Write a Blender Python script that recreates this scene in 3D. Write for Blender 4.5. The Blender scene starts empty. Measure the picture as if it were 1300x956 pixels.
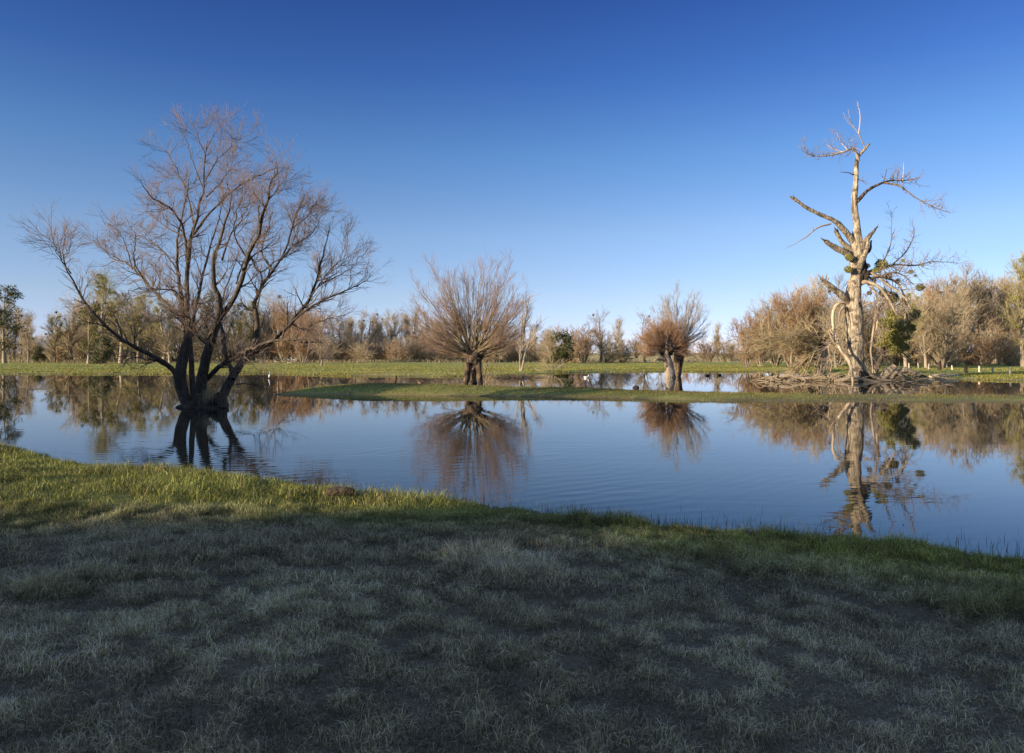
import bpy, math, random
import numpy as np
from mathutils import Vector
R = math.radians
F = 940.0; HZ = 448.0; CX = 650.0; CAMZ = 1.8
scn = bpy.context.scene
COL = scn.collection
TAU = math.tau

def P3(px, py, d):
    return np.array([(px-CX)/F*d, d, CAMZ-(py-HZ)/F*d])

# ------------------------------------------------------------ noise
def _h(ix, iy, iz, s):
    with np.errstate(over='ignore'):
        n = (ix*374761393 + iy*668265263 + iz*2147483647 + s*974634777).astype(np.int64) & 0xffffffff
        n = ((n ^ (n >> 13))*1274126177) & 0xffffffff
        n = (n ^ (n >> 16)) & 0xffffffff
    return n/4294967295.0
def vnoise(x, y, z=0.0, s=0):
    x, y, z = np.broadcast_arrays(np.asarray(x, float), np.asarray(y, float), np.asarray(z, float))
    xi = np.floor(x).astype(np.int64); yi = np.floor(y).astype(np.int64); zi = np.floor(z).astype(np.int64)
    fx = x-xi; fy = y-yi; fz = z-zi
    fx = fx*fx*(3-2*fx); fy = fy*fy*(3-2*fy); fz = fz*fz*(3-2*fz)
    r = 0
    for a in (0, 1):
        for b in (0, 1):
            for c in (0, 1):
                w = (fx if a else 1-fx)*(fy if b else 1-fy)*(fz if c else 1-fz)
                r = r+w*_h(xi+a, yi+b, zi+c, s)
    return r
def fbm(x, y, z=0.0, s=0, o=3):
    r = 0; a = 1; t = 0
    for k in range(o):
        r = r+a*vnoise(x*2**k, y*2**k, np.asarray(z)*2**k, s+k*17); t += a; a *= .5
    return r/t
def sstep(a, b, x):
    t = np.clip((x-a)/(b-a), 0, 1); return t*t*(3-2*t)

# ------------------------------------------------------------ terrain height
_sh = [(0,568),(60,584),(130,597),(250,607),(330,612),(420,628),(520,640),(600,648),(680,656),(800,670),(920,679),(1040,692),(1160,706),(1300,722)]
_sx = []; _sy = []
for a, b in _sh:
    d = CAMZ*F/(b-HZ); _sx.append((a-CX)/F*d); _sy.append(d)
_sx = [-200,-60,-25,-14]+_sx+[7,12,25,60,200]; _sy = [60,38,22,16.5]+_sy+[6.0,5.2,4.6,1,-10]
def y_near(x):
    return np.interp(x, _sx, _sy)+.35*(fbm(np.asarray(x)*.9, 3.3, s=5)-.5)
_fh = [(0,475),(200,475),(330,474.5),(430,477.5),(560,478.5),(620,477),(680,475),(730,473),(850,472),(1000,472.5),(1100,477),(1180,480),(1300,484)]
_fx = []; _fy = []
for a, b in _fh:
    d = CAMZ*F/(b-HZ); _fx.append((a-CX)/F*d); _fy.append(d)
_fx = [-400,-120]+_fx+[60,200]; _fy = [58,64]+_fy+[42,36]
def y_far(x):
    return np.interp(x, _fx, _fy)+1.6*(fbm(np.asarray(x)*.25, 9.1, s=8)-.5)
_id = [(345,33.6),(395,33.8),(480,33.9),(560,33.6),(700,32.4),(800,31.2),(900,30),(1000,29.2),(1300,28.6)]
_dx = [(p-CX)/F*d for p, d in _id]; _dy = [d for p, d in _id]
_ip = [(345,-.35),(362,-.03),(385,.16),(430,.30),(480,.36),(560,.35),(600,.31),(700,.23),(800,.18),(900,.14),(1000,.09),(1100,.06),(1300,.055)]
_ix = [(p-CX)/F*np.interp(p, [a for a, _ in _id], [b for _, b in _id]) for p, _ in _ip]+[40, 60]; _iz = [z for _, z in _ip]+[.03, -.4]
def height(x, y):
    x = np.asarray(x, float); y = np.asarray(y, float)
    s = y_near(x)-y
    near = np.where(s > 0, .10*np.minimum(s, .4)/.4+.30*(1-np.exp(-np.maximum(s, 0)/4)), .16*s)
    near = near+np.where(s > -.5, (fbm(x*1.6, y*1.6, s=2)-.5)*.09+(vnoise(x*5, y*5, s=3)-.5)*.03, 0)
    s = y-y_far(x)
    far = np.where(s > 0, .06*np.minimum(s, 1)+.14*(1-np.exp(-np.maximum(s, 0)/7)), .1*s)
    far = far+np.where(s > 0, (fbm(x*.06, y*.06, s=12)-.35)*.28*np.minimum(np.maximum(s, 0)/10, 1)+(fbm(x*.5, y*.5, s=13)-.5)*.06, 0)
    cz = np.interp(x, _ix, _iz)
    cy = np.interp(x, _dx, _dy)+.25*np.sin(x*.6)
    q = (y-cy)/np.where(y < cy, 2.3, 3.4)
    isl = cz*(1-q*q)-.4*np.maximum(0, q*q-1)+(fbm(x*.9, y*.9, s=21)-.5)*.09+(fbm(x*3, y*3, s=22)-.5)*.05
    # low mat of silt below the dead tree
    q2 = ((x-22.5)/7.5)**2+((y-49)/2.6)**2
    mat = .10*(1-q2)+(fbm(x*1.1, y*1.1, s=25)-.5)*.08
    h = np.maximum(np.maximum(near, far), np.maximum(isl, mat))
    return np.maximum(h, -.8)

# ------------------------------------------------------------ mesh helpers
class MB:
    def __init__(s):
        s.v = []; s.l = []; s.t = []; s.m = []; s.n = 0; s.c = []
    def add(s, v, f, m=0, col=None):
        v = np.asarray(v, float).reshape(-1, 3); f = np.asarray(f)
        s.v.append(v); s.l.append((f+s.n).ravel()); s.t.append(np.full(len(f), f.shape[1])); s.m.append(np.full(len(f), m))
        if col is not None: s.c.append(np.broadcast_to(np.asarray(col, float), (len(v), 3)))
        s.n += len(v)
    def build(s, name, mats, parent=None, smooth=True):
        v = np.concatenate(s.v)
        q = parent
        while q is not None: v = v-np.array(q.location); q = q.parent
        l = np.concatenate(s.l); t = np.concatenate(s.t); m = np.concatenate(s.m)
        me = bpy.data.meshes.new(name)
        me.vertices.add(len(v)); me.vertices.foreach_set('co', v.astype(np.float32).ravel())
        me.loops.add(len(l)); me.loops.foreach_set('vertex_index', l.astype(np.int32))
        me.polygons.add(len(t)); st = np.concatenate([[0], np.cumsum(t)[:-1]])
        me.polygons.foreach_set('loop_start', st.astype(np.int32)); me.polygons.foreach_set('loop_total', t.astype(np.int32))
        me.polygons.foreach_set('material_index', m.astype(np.int32))
        me.polygons.foreach_set('use_smooth', np.full(len(t), smooth))
        if s.c:
            c = np.concatenate(s.c); c4 = np.ones((len(c), 4), np.float32); c4[:, :3] = c
            a = me.attributes.new('Col', 'FLOAT_COLOR', 'POINT'); a.data.foreach_set('color', c4.ravel())
        me.update(calc_edges=True)
        for x in (mats if isinstance(mats, (list, tuple)) else [mats]): me.materials.append(x)
        o = bpy.data.objects.new(name, me); COL.objects.link(o)
        if parent is not None: o.parent = parent
        return o
def tag(o, label=None, cat=None, group=None, kind=None):
    if label: o['label'] = label
    if cat: o['category'] = cat
    if group: o['group'] = group
    if kind: o['kind'] = kind
    return o
def empty(name, loc, label, cat, group=None):
    o = bpy.data.objects.new(name, None); COL.objects.link(o); o.location = loc; o.empty_display_size = .3
    return tag(o, label, cat, group)
def copy_tree(o, parent=None):
    c = o.copy(); COL.objects.link(c); c.parent = parent
    for ch in list(o.children): copy_tree(ch, c)
    return c

def unit(a):
    return a/np.maximum(np.linalg.norm(a, axis=-1, keepdims=True), 1e-9)
def resample(pts, n, rad=None):
    p = np.asarray(pts, float); k = len(p)
    if k > 2:   # Catmull-Rom densify
        q = np.vstack([2*p[0]-p[1], p, 2*p[-1]-p[-2]]); out = []
        for i in range(k-1):
            a, b, c, d = q[i:i+4]
            for t in np.linspace(0, 1, 8, endpoint=False):
                out.append(.5*((2*b)+(c-a)*t+(2*a-5*b+4*c-d)*t*t+(3*b-a-3*c+d)*t**3))
        out.append(p[-1]); dense = np.array(out); u = np.concatenate([np.arange(len(out))/8.0])
    else:
        dense = p; u = np.arange(k)*1.0
    s = np.concatenate([[0], np.cumsum(np.linalg.norm(np.diff(dense, axis=0), axis=1))])
    t = np.linspace(0, s[-1], n)
    r = np.stack([np.interp(t, s, dense[:, i]) for i in range(3)], 1)
    if rad is None: return r
    uu = np.interp(t, s, u)
    return r, np.interp(uu, np.arange(k), rad)
def tubes(mb, P, Rr, sides=3, mat=0, cap=False, lump=0.0, lfreq=6.0, seed=0, col=None):
    """P (N,n,3) centre lines, Rr (N,n) radii"""
    P = np.asarray(P, float); Rr = np.asarray(Rr, float)
    if P.ndim == 2: P = P[None]; Rr = Rr[None]
    N, n, _ = P.shape
    if N == 0: return
    T = unit(np.gradient(P, axis=1)); mt = unit(T.mean(1))
    ref = np.eye(3)[np.argmin(np.abs(mt), axis=1)]
    U = unit(np.cross(T, ref[:, None, :])); V = np.cross(T, U)
    a = np.arange(sides)*TAU/sides
    rr = np.repeat(Rr[:, :, None], sides, 2)
    base = P[:, :, None, :]+(U[:, :, None, :]*np.cos(a)[None, None, :, None]+V[:, :, None, :]*np.sin(a)[None, None, :, None])*rr[..., None]
    if lump:
        nz = fbm(base[..., 0]*lfreq, base[..., 1]*lfreq, base[..., 2]*lfreq*.35, s=seed)-.5
        nz2 = fbm(base[..., 0]*lfreq*3, base[..., 1]*lfreq*3, base[..., 2]*lfreq*.6, s=seed+9)-.5
        rr = rr*(1+lump*2*nz+lump*nz2)
        base = P[:, :, None, :]+(U[:, :, None, :]*np.cos(a)[None, None, :, None]+V[:, :, None, :]*np.sin(a)[None, None, :, None])*rr[..., None]
    v = base.reshape(-1, 3)
    i = np.arange(N)[:, None, None]*n*sides; j = np.arange(n-1)[None, :, None]*sides; k = np.arange(sides)[None, None, :]; k2 = (k+1) % sides
    f = np.stack([i+j+k, i+j+k2, i+j+sides+k2, i+j+sides+k], -1).reshape(-1, 4)
    mb.add(v, f, mat, col)
    if cap:
        for q in range(N):
            for e in (0, n-1):
                ids = np.arange(sides)+(q*n+e)*sides
                if e == 0: ids = ids[::-1]
                vv = v[ids]; c = vv.mean(0)
                mb.add(np.vstack([vv, c]), np.array([[m, (m+1) % sides, sides] for m in range(sides)]), mat, col)
def spawn(rng, P, Rr, dens, t=(.2, 1), ang=(25, 55), ln=(.5, 1), rf=.6, rmax=1, rend=.002, up=.1, wander=.15, npts=5, tip=.5, flat=None, grav=0):
    """children of the lines P; dens = children per metre"""
    P = np.asarray(P, float); N, n, _ = P.shape
    if N == 0: return P[:0], Rr[:0]
    seg = np.linalg.norm(np.diff(P, axis=1), axis=2).sum(1)
    cnt = rng.poisson(np.maximum(seg*dens, .01)) if dens > 0 else np.full(N, int(-dens))
    idx = np.repeat(np.arange(N), cnt); M = len(idx)
    if M == 0: return np.zeros((0, npts, 3)), np.zeros((0, npts))
    tt = rng.uniform(t[0], t[1], M); u = tt*(n-1); i0 = np.minimum(u.astype(int), n-2); fr = (u-i0)[:, None]
    A = P[idx, i0]; B = P[idx, i0+1]; pos = A*(1-fr)+B*fr; T = unit(B-A)
    pr = Rr[idx, i0]*(1-fr[:, 0])+Rr[idx, i0+1]*fr[:, 0]
    q = rng.normal(size=(M, 3)); q = unit(q-(q*T).sum(1, keepdims=True)*T)
    if flat is not None: q = unit(q*np.asarray(flat)+0)
    a = np.radians(rng.uniform(ang[0], ang[1], M))[:, None]
    D = unit(T*np.cos(a)+q*np.sin(a))
    L = rng.uniform(ln[0], ln[1], M)*(1-(1-tip)*tt)
    out = np.zeros((M, npts, 3)); out[:, 0] = pos; st = (L/(npts-1))[:, None]
    for k in range(1, npts):
        D = unit(D+np.array([0, 0, up-grav*k])+rng.normal(size=(M, 3))*wander)
        pos = pos+D*st; out[:, k] = pos
    r0 = np.minimum(pr*rf, rmax); r0 = np.maximum(r0, rend)
    w = np.linspace(0, 1, npts)[None, :]
    return out, r0[:, None]*(1-w)+rend*w

# ------------------------------------------------------------ materials
def newmat(name):
    m = bpy.data.materials.new(name); m.use_nodes = True
    nt = m.node_tree; b = nt.nodes['Principled BSDF']; return m, nt, b
def N_(nt, t, **k):
    n = nt.nodes.new(t)
    for a, v in k.items():
        if a in n.inputs: n.inputs[a].default_value = v
        else: setattr(n, a, v)
    return n
def ramp(nt, fac, stops):
    r = nt.nodes.new('ShaderNodeValToRGB'); e = r.color_ramp.elements
    while len(e) < len(stops): e.new(.5)
    for x, (p, c) in zip(e, stops): x.position = p; x.color = (*c, 1)
    nt.links.new(fac, r.inputs[0]); return r.outputs[0]
def bark(name, c1, c2, scale=8, rough=.85, bump=.4, stretch=.25, var=.25, dist=.02, c3=None, s3=1.2):
    m, nt, b = newmat(name); L = nt.links
    tc = N_(nt, 'ShaderNodeTexCoord'); mp = N_(nt, 'ShaderNodeMapping'); mp.inputs['Scale'].default_value = (1, 1, stretch)
    L.new(tc.outputs['Object'], mp.inputs[0])
    n = N_(nt, 'ShaderNodeTexNoise', Scale=scale, Detail=5.0, Roughness=.65); L.new(mp.outputs[0], n.inputs['Vector'])
    col = ramp(nt, n.outputs[0], [(.3, c1), (.7, c2)])
    if c3:
        n3 = N_(nt, 'ShaderNodeTexNoise', Scale=s3, Detail=4.0); L.new(tc.outputs['Object'], n3.inputs['Vector'])
        mk = ramp(nt, n3.outputs[0], [(.5, (0, 0, 0)), (.62, (1, 1, 1))])
        mx = N_(nt, 'ShaderNodeMix', data_type='RGBA'); L.new(mk, mx.inputs[0]); L.new(col, mx.inputs[6]); mx.inputs[7].default_value = (*c3, 1); col = mx.outputs[2]
    if bump > .6:
        m2 = N_(nt, 'ShaderNodeMapping'); m2.inputs['Scale'].default_value = (1, 1, stretch*.45); L.new(tc.outputs['Object'], m2.inputs[0])
        n4 = N_(nt, 'ShaderNodeTexNoise', Scale=scale*1.1, Detail=3.0, Distortion=.6); L.new(m2.outputs[0], n4.inputs['Vector'])
        ck = ramp(nt, n4.outputs[0], [(.40, (1, 1, 1)), (.465, (1, 1, 1)), (.495, (.18, .15, .12)), (.52, (1, 1, 1)), (.60, (1, 1, 1))])
        cm = N_(nt, 'ShaderNodeMix', data_type='RGBA', blend_type='MULTIPLY'); cm.inputs[0].default_value = 1; L.new(col, cm.inputs[6]); L.new(ck, cm.inputs[7]); col = cm.outputs[2]
    oi = N_(nt, 'ShaderNodeObjectInfo'); mr = N_(nt, 'ShaderNodeMapRange'); mr.inputs[3].default_value = 1-var; mr.inputs[4].default_value = 1+var
    L.new(oi.outputs['Random'], mr.inputs[0])
    hs = N_(nt, 'ShaderNodeHueSaturation'); L.new(col, hs.inputs['Color']); L.new(mr.outputs[0], hs.inputs['Value'])
    L.new(hs.outputs[0], b.inputs['Base Color']); b.inputs['Roughness'].default_value = rough; b.inputs['Specular IOR Level'].default_value = .25
    if bump:
        bp = N_(nt, 'ShaderNodeBump', Strength=bump, Distance=dist); L.new(n.outputs[0], bp.inputs['Height']); L.new(bp.outputs[0], b.inputs['Normal'])
    return m
def colmat(name, rough=.6, spec=.3, transl=0.0, var=0):
    m, nt, b = newmat(name); L = nt.links
    a = N_(nt, 'ShaderNodeAttribute', attribute_name='Col'); L.new(a.outputs['Color'], b.inputs['Base Color'])
    b.inputs['Roughness'].default_value = rough; b.inputs['Specular IOR Level'].default_value = spec
    if transl:
        t = N_(nt, 'ShaderNodeBsdfTranslucent'); L.new(a.outputs['Color'], t.inputs[0]); mx = N_(nt, 'ShaderNodeMixShader'); mx.inputs[0].default_value = transl
        L.new(b.outputs[0], mx.inputs[1]); L.new(t.outputs[0], mx.inputs[2]); L.new(mx.outputs[0], nt.nodes['Material Output'].inputs[0])
    return m
M = {}
M['bark_dark'] = bark('dark_wet_bark', (.035, .027, .019), (.17, .13, .092), 14, bump=.7)
M['branch_dark'] = bark('dark_branch_bark', (.07, .052, .038), (.20, .15, .11), 6, bump=0)
M['twig_red'] = bark('reddish_twig_bark', (.15, .10, .08), (.28, .20, .16), 3, bump=0)
M['bark_pollard'] = bark('furrowed_pollard_bark', (.03, .02, .014), (.30, .21, .13), 7, bump=1.0, dist=.06, c3=(.035, .026, .02), s3=2.5)
M['rod'] = bark('yellowish_willow_rods', (.20, .15, .08), (.36, .28, .16), 3, bump=0)
M['rod_tip'] = bark('pink_willow_twigs', (.26, .16, .11), (.42, .29, .22), 3, bump=0)
M['red_brush'] = bark('red_brown_brush', (.24, .135, .075), (.42, .27, .165), 3, bump=0)
M['pale_twig'] = bark('pale_grey_twigs', (.30, .24, .17), (.46, .39, .30), 3, bump=0)
M['pod_twig'] = bark('dead_tree_twigs', (.14, .10, .075), (.34, .26, .2), 3, bump=0)
M['pale_trunk'] = bark('pale_sunlit_trunk', (.28, .21, .14), (.62, .51, .38), 7, bump=.9, dist=.05, c3=(.06, .045, .03), s3=2.2)  # base tones lightened so the leaning trunk looks sunlit
M['dead'] = bark('weathered_barkless_wood', (.10, .075, .05), (.60, .49, .34), 9, bump=1.0, dist=.12, stretch=.16, c3=(.12, .09, .06), s3=2.6)
M['dead_twig'] = bark('bleached_dead_twigs', (.34, .27, .2), (.5, .42, .33), 4, bump=0)
M['dead_dark'] = bark('rotten_dark_wood', (.015, .011, .008), (.07, .05, .035), 9, bump=.8)
M['root'] = bark('bleached_roots', (.2, .14, .085), (.62, .49, .33), 6, bump=.5)
M['driftwood'] = bark('driftwood_sticks', (.13, .095, .06), (.44, .34, .22), 5, bump=0)
M['far_trunk'] = bark('far_tree_bark', (.16, .12, .085), (.34, .28, .2), 3, bump=0, var=.35)
M['far_twig'] = bark('far_tree_twigs', (.27, .205, .12), (.48, .38, .24), .8, bump=0, var=.25)
M['far_twig_g'] = bark('far_tree_mossy_twigs', (.23, .20, .07), (.46, .39, .18), .8, bump=0, var=.25)
M['far_twig_r'] = bark('far_shrub_twigs', (.24, .14, .07), (.41, .255, .135), .8, bump=0, var=.2)
M['thatch'] = bark('dry_grass_thatch', (.22, .17, .09), (.45, .36, .2), 6, bump=0)
M['post'] = bark('weathered_post_wood', (.34, .29, .22), (.6, .53, .43), 9, bump=.4)
M['leaf'] = colmat('leaf_green', .55, .3, .15)
M['grass'] = colmat('grass_blades', .5, .3, .35)

def ground_mat():
    m, nt, b = newmat('meadow_turf'); L = nt.links
    g = N_(nt, 'ShaderNodeNewGeometry')
    a = N_(nt, 'ShaderNodeAttribute', attribute_name='Col')
    n1 = N_(nt, 'ShaderNodeTexNoise', Scale=.35, Detail=6.0, Roughness=.6); L.new(g.outputs['Position'], n1.inputs['Vector'])
    n2 = N_(nt, 'ShaderNodeTexNoise', Scale=14.0, Detail=4.0, Roughness=.7); L.new(g.outputs['Position'], n2.inputs['Vector'])
    m1 = N_(nt, 'ShaderNodeMapRange'); m1.inputs[1].default_value = .3; m1.inputs[2].default_value = .7; m1.inputs[3].default_value = .72; m1.inputs[4].default_value = 1.3; L.new(n1.outputs[0], m1.inputs[0])
    m2 = N_(nt, 'ShaderNodeMapRange'); m2.inputs[1].default_value = .3; m2.inputs[2].default_value = .7; m2.inputs[3].default_value = .55; m2.inputs[4].default_value = 1.35; L.new(n2.outputs[0], m2.inputs[0])
    mu = N_(nt, 'ShaderNodeMath', operation='MULTIPLY'); L.new(m1.outputs[0], mu.inputs[0]); L.new(m2.outputs[0], mu.inputs[1])
    vm = N_(nt, 'ShaderNodeVectorMath', operation='SCALE'); L.new(a.outputs['Color'], vm.inputs[0]); L.new(mu.outputs[0], vm.inputs['Scale'])
    L.new(vm.outputs[0], b.inputs['Base Color']); b.inputs['Roughness'].default_value = .9; b.inputs['Specular IOR Level'].default_value = .1
    bp = N_(nt, 'ShaderNodeBump', Strength=.6, Distance=.05); L.new(n2.outputs[0], bp.inputs['Height']); L.new(bp.outputs[0], b.inputs['Normal'])
    return m
def water_mat():
    m, nt, b = newmat('pond_water'); L = nt.links
    b.inputs['Base Color'].default_value = (.012, .014, .013, 1); b.inputs['Roughness'].default_value = .012; b.inputs['IOR'].default_value = 1.33
    b.inputs['Specular IOR Level'].default_value = .5
    g = N_(nt, 'ShaderNodeNewGeometry'); sp = N_(nt, 'ShaderNodeSeparateXYZ'); L.new(g.outputs['Position'], sp.inputs[0])
    def mapped(sx, sy, rot=0):
        mp = N_(nt, 'ShaderNodeMapping'); mp.inputs['Scale'].default_value = (sx, sy, 1); mp.inputs['Rotation'].default_value = (0, 0, rot); L.new(g.outputs['Position'], mp.inputs[0]); return mp.outputs[0]
    fine = N_(nt, 'ShaderNodeTexNoise', Scale=1.0, Detail=2.0, Roughness=.5); L.new(mapped(1.2, 8.5, R(6)), fine.inputs['Vector'])
    slow = N_(nt, 'ShaderNodeTexNoise', Scale=1.0, Detail=2.0, Roughness=.5); L.new(mapped(.5, 2.2, R(-5)), slow.inputs['Vector'])
    # rings spreading from the flooded tree
    dx = N_(nt, 'ShaderNodeVectorMath', operation='SUBTRACT'); L.new(g.outputs['Position'], dx.inputs[0]); dx.inputs[1].default_value = (-10, 24, 0)
    ln = N_(nt, 'ShaderNodeVectorMath', operation='LENGTH'); L.new(dx.outputs[0], ln.inputs[0])
    wn = N_(nt, 'ShaderNodeTexNoise', Scale=.35, Detail=2.0); L.new(g.outputs['Position'], wn.inputs['Vector'])
    ad = N_(nt, 'ShaderNodeMath', operation='MULTIPLY_ADD'); L.new(wn.outputs[0], ad.inputs[0]); ad.inputs[1].default_value = 1.6; L.new(ln.outputs['Value'], ad.inputs[2])
    ph = N_(nt, 'ShaderNodeMath', operation='MULTIPLY'); L.new(ad.outputs[0], ph.inputs[0]); ph.inputs[1].default_value = 22.0
    sn = N_(nt, 'ShaderNodeMath', operation='SINE'); L.new(ph.outputs[0], sn.inputs[0])
    # calm far, ruffled towards the near bank
    my = N_(nt, 'ShaderNodeMapRange', interpolation_type='SMOOTHSTEP'); my.inputs[1].default_value = 23; my.inputs[2].default_value = 12; my.inputs[3].default_value = .0; my.inputs[4].default_value = 1.0; L.new(sp.outputs[1], my.inputs[0])
    mx_ = N_(nt, 'ShaderNodeMapRange', interpolation_type='SMOOTHSTEP'); mx_.inputs[1].default_value = 5.5; mx_.inputs[2].default_value = 1.0; mx_.inputs[3].default_value = .2; mx_.inputs[4].default_value = 1.0; L.new(sp.outputs[0], mx_.inputs[0])
    ml = N_(nt, 'ShaderNodeMapRange', interpolation_type='SMOOTHSTEP'); ml.inputs[1].default_value = -11; ml.inputs[2].default_value = -7; ml.inputs[3].default_value = .1; ml.inputs[4].default_value = 1.0; L.new(sp.outputs[0], ml.inputs[0])
    k = N_(nt, 'ShaderNodeMath', operation='MULTIPLY'); L.new(my.outputs[0], k.inputs[0]); L.new(mx_.outputs[0], k.inputs[1])
    k2 = N_(nt, 'ShaderNodeMath', operation='MULTIPLY'); L.new(k.outputs[0], k2.inputs[0]); L.new(ml.outputs[0], k2.inputs[1])
    pn = N_(nt, 'ShaderNodeTexNoise', Scale=.3, Detail=2.0); L.new(g.outputs['Position'], pn.inputs['Vector'])
    pm = N_(nt, 'ShaderNodeMapRange'); pm.inputs[1].default_value = .38; pm.inputs[2].default_value = .62; pm.inputs[3].default_value = .25; pm.inputs[4].default_value = 1.1; L.new(pn.outputs[0], pm.inputs[0])
    k3 = N_(nt, 'ShaderNodeMath', operation='MULTIPLY'); L.new(k2.outputs[0], k3.inputs[0]); L.new(pm.outputs[0], k3.inputs[1])
    def term(src, mask, amp, base):
        q = N_(nt, 'ShaderNodeMath', operation='MULTIPLY_ADD'); L.new(mask, q.inputs[0]); q.inputs[1].default_value = amp; q.inputs[2].default_value = base
        r = N_(nt, 'ShaderNodeMath', operation='MULTIPLY'); L.new(src, r.inputs[0]); L.new(q.outputs[0], r.inputs[1]); return r.outputs[0]
    s1 = N_(nt, 'ShaderNodeMath', operation='ADD'); L.new(term(fine.outputs[0], k3.outputs[0], W_FINE, W_FINE*.06), s1.inputs[0]); L.new(term(sn.outputs[0], k3.outputs[0], W_RING, 0), s1.inputs[1])
    s2 = N_(nt, 'ShaderNodeMath', operation='ADD'); L.new(s1.outputs[0], s2.inputs[0]); L.new(term(slow.outputs[0], k3.outputs[0], W_SLOW, W_SLOW*.25), s2.inputs[1])
    bp = N_(nt, 'ShaderNodeBump', Strength=1.0, Distance=1.0); L.new(s2.outputs[0], bp.inputs['Height']); L.new(bp.outputs[0], b.inputs['Normal'])
    return m
W_FINE = .0014; W_RING = .00038; W_SLOW = .0026

# ------------------------------------------------------------ ground, water, sky
def grow(a, b, st, fac, lim):
    out = [b]; s = st
    while abs(out[-1]) < lim: s *= fac; out.append(out[-1]+(s if b > a else -s))
    return out[1:]
xs = np.concatenate([np.array(grow(0, -32, .3, 1.13, 3500))[::-1], np.arange(-32, 46, .3), np.array(grow(0, 46, .3, 1.13, 3500))])
ys = np.concatenate([np.array(grow(0, -6, .4, 1.2, 1500))[::-1], np.arange(-6, 18, .15), np.arange(18, 70, .25), np.array(grow(0, 70, .3, 1.06, 4000))])
X, Y = np.meshgrid(xs, ys); H = height(X, Y)
frost_m = lambda x, y: sstep(.5, 2.6, (y_near(x)-y)+1.5*(fbm(x*.35, y*.5, s=31)-.5)-.55*np.clip(-x+.5, 0, 6))
def turf_col(x, y, h):
    x = np.asarray(x); y = np.asarray(y)
    g = np.array([.088, .104, .028]); g2 = np.array([.145, .145, .04]); dry = np.array([.22, .165, .07]); mud = np.array([.085, .062, .036])
    fr = np.array([.075, .068, .05])
    n = fbm(x*.12, y*.12, s=41)[..., None]; c = g*(1-n)+g2*n
    d = sstep(.56, .75, fbm(x*.05, y*.16, s=43))[..., None]*.5; c = c*(1-d)+dry*d
    far_dry = sstep(118, 132, y+10*(fbm(x*.03, y*0, s=44)-.5))[..., None]*.75; c = c*(1-far_dry)+dry*1.25*far_dry
    e = (1-sstep(.025, .10, h+(fbm(x*.8, y*.8, s=45)-.5)*.08))[..., None]*.85; c = c*(1-e)+mud*e
    f = (frost_m(x, y)*(y < 20))[..., None]; c = c*np.where(y > 40, 2.2, np.where(y > 24, 1.8, 1.0))[..., None]; c = c*(1-f)+fr*f  # turf past the water painted brighter, imitating sun caught by its blades
    return c
gm = MB(); nx, ny = len(xs), len(ys)
i = np.arange(ny-1)[:, None]*nx; j = np.arange(nx-1)[None, :]
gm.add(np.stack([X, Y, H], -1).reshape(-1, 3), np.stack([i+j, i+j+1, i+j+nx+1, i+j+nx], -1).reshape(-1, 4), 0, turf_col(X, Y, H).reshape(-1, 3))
tag(gm.build('ground', ground_mat()), kind='structure')
wm = MB(); wm.add([(-300, -40, 0), (300, -40, 0), (300, 90, 0), (-300, 90, 0)], [[0, 1, 2, 3]])
tag(wm.build('water', water_mat(), smooth=False), kind='structure')

SUN_AZ = R(-122); SUN_EL = R(11)    # azimuth clockwise from +Y
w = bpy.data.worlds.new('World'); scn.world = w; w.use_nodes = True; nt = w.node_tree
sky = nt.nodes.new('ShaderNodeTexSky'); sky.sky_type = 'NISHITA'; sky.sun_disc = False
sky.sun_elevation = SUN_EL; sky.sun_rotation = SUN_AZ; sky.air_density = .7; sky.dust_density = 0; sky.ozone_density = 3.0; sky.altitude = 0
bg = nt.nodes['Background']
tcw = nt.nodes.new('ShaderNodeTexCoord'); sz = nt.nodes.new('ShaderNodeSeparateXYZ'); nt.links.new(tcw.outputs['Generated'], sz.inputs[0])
tint = ramp(nt, sz.outputs[2], [(0.0, (.60, .51, .70)), (.02, (.60, .51, .68)), (.072, (.69, .545, .56)), (.156, (.70, .59, .58)), (.255, (.47, .53, .60)), (.347, (.27, .37, .56)), (.43, (.19, .28, .49)), (.55, (1.2, 1.0, .85)), (1.0, (6.6, 3.9, 2.5))])  # sky tint; zenith stops raised as added fill for the shaded bank
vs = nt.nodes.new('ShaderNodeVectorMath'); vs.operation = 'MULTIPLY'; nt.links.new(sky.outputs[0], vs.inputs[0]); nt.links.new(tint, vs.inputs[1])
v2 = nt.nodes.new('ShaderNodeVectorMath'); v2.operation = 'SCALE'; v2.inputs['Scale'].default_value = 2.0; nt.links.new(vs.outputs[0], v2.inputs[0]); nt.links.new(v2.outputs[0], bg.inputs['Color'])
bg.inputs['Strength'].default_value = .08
sd = bpy.data.lights.new('sun', 'SUN'); sd.energy = 5.0; sd.angle = R(.55); sd.color = (1, .84, .62)
so = bpy.data.objects.new('sun', sd); COL.objects.link(so)
SUND = np.array([math.sin(SUN_AZ)*math.cos(SUN_EL), math.cos(SUN_AZ)*math.cos(SUN_EL), math.sin(SUN_EL)])
so.rotation_euler = Vector(SUND).to_track_quat('Z', 'Y').to_euler(); so.location = (-40, -30, 30)
cd = bpy.data.cameras.new('camera'); cam = bpy.data.objects.new('camera', cd); COL.objects.link(cam); scn.camera = cam
cam.location = (0, 0, CAMZ); cam.rotation_euler = (R(90), 0, 0); cd.sensor_width = 36; cd.lens = F/1300*36; cd.shift_y = -(478-HZ)/1300; cd.clip_end = 6000; cd.clip_start = .05
scn.view_settings.view_transform = 'Standard'; scn.view_settings.look = 'None'; scn.view_settings.gamma = 1; scn.view_settings.exposure = 0.9

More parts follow.
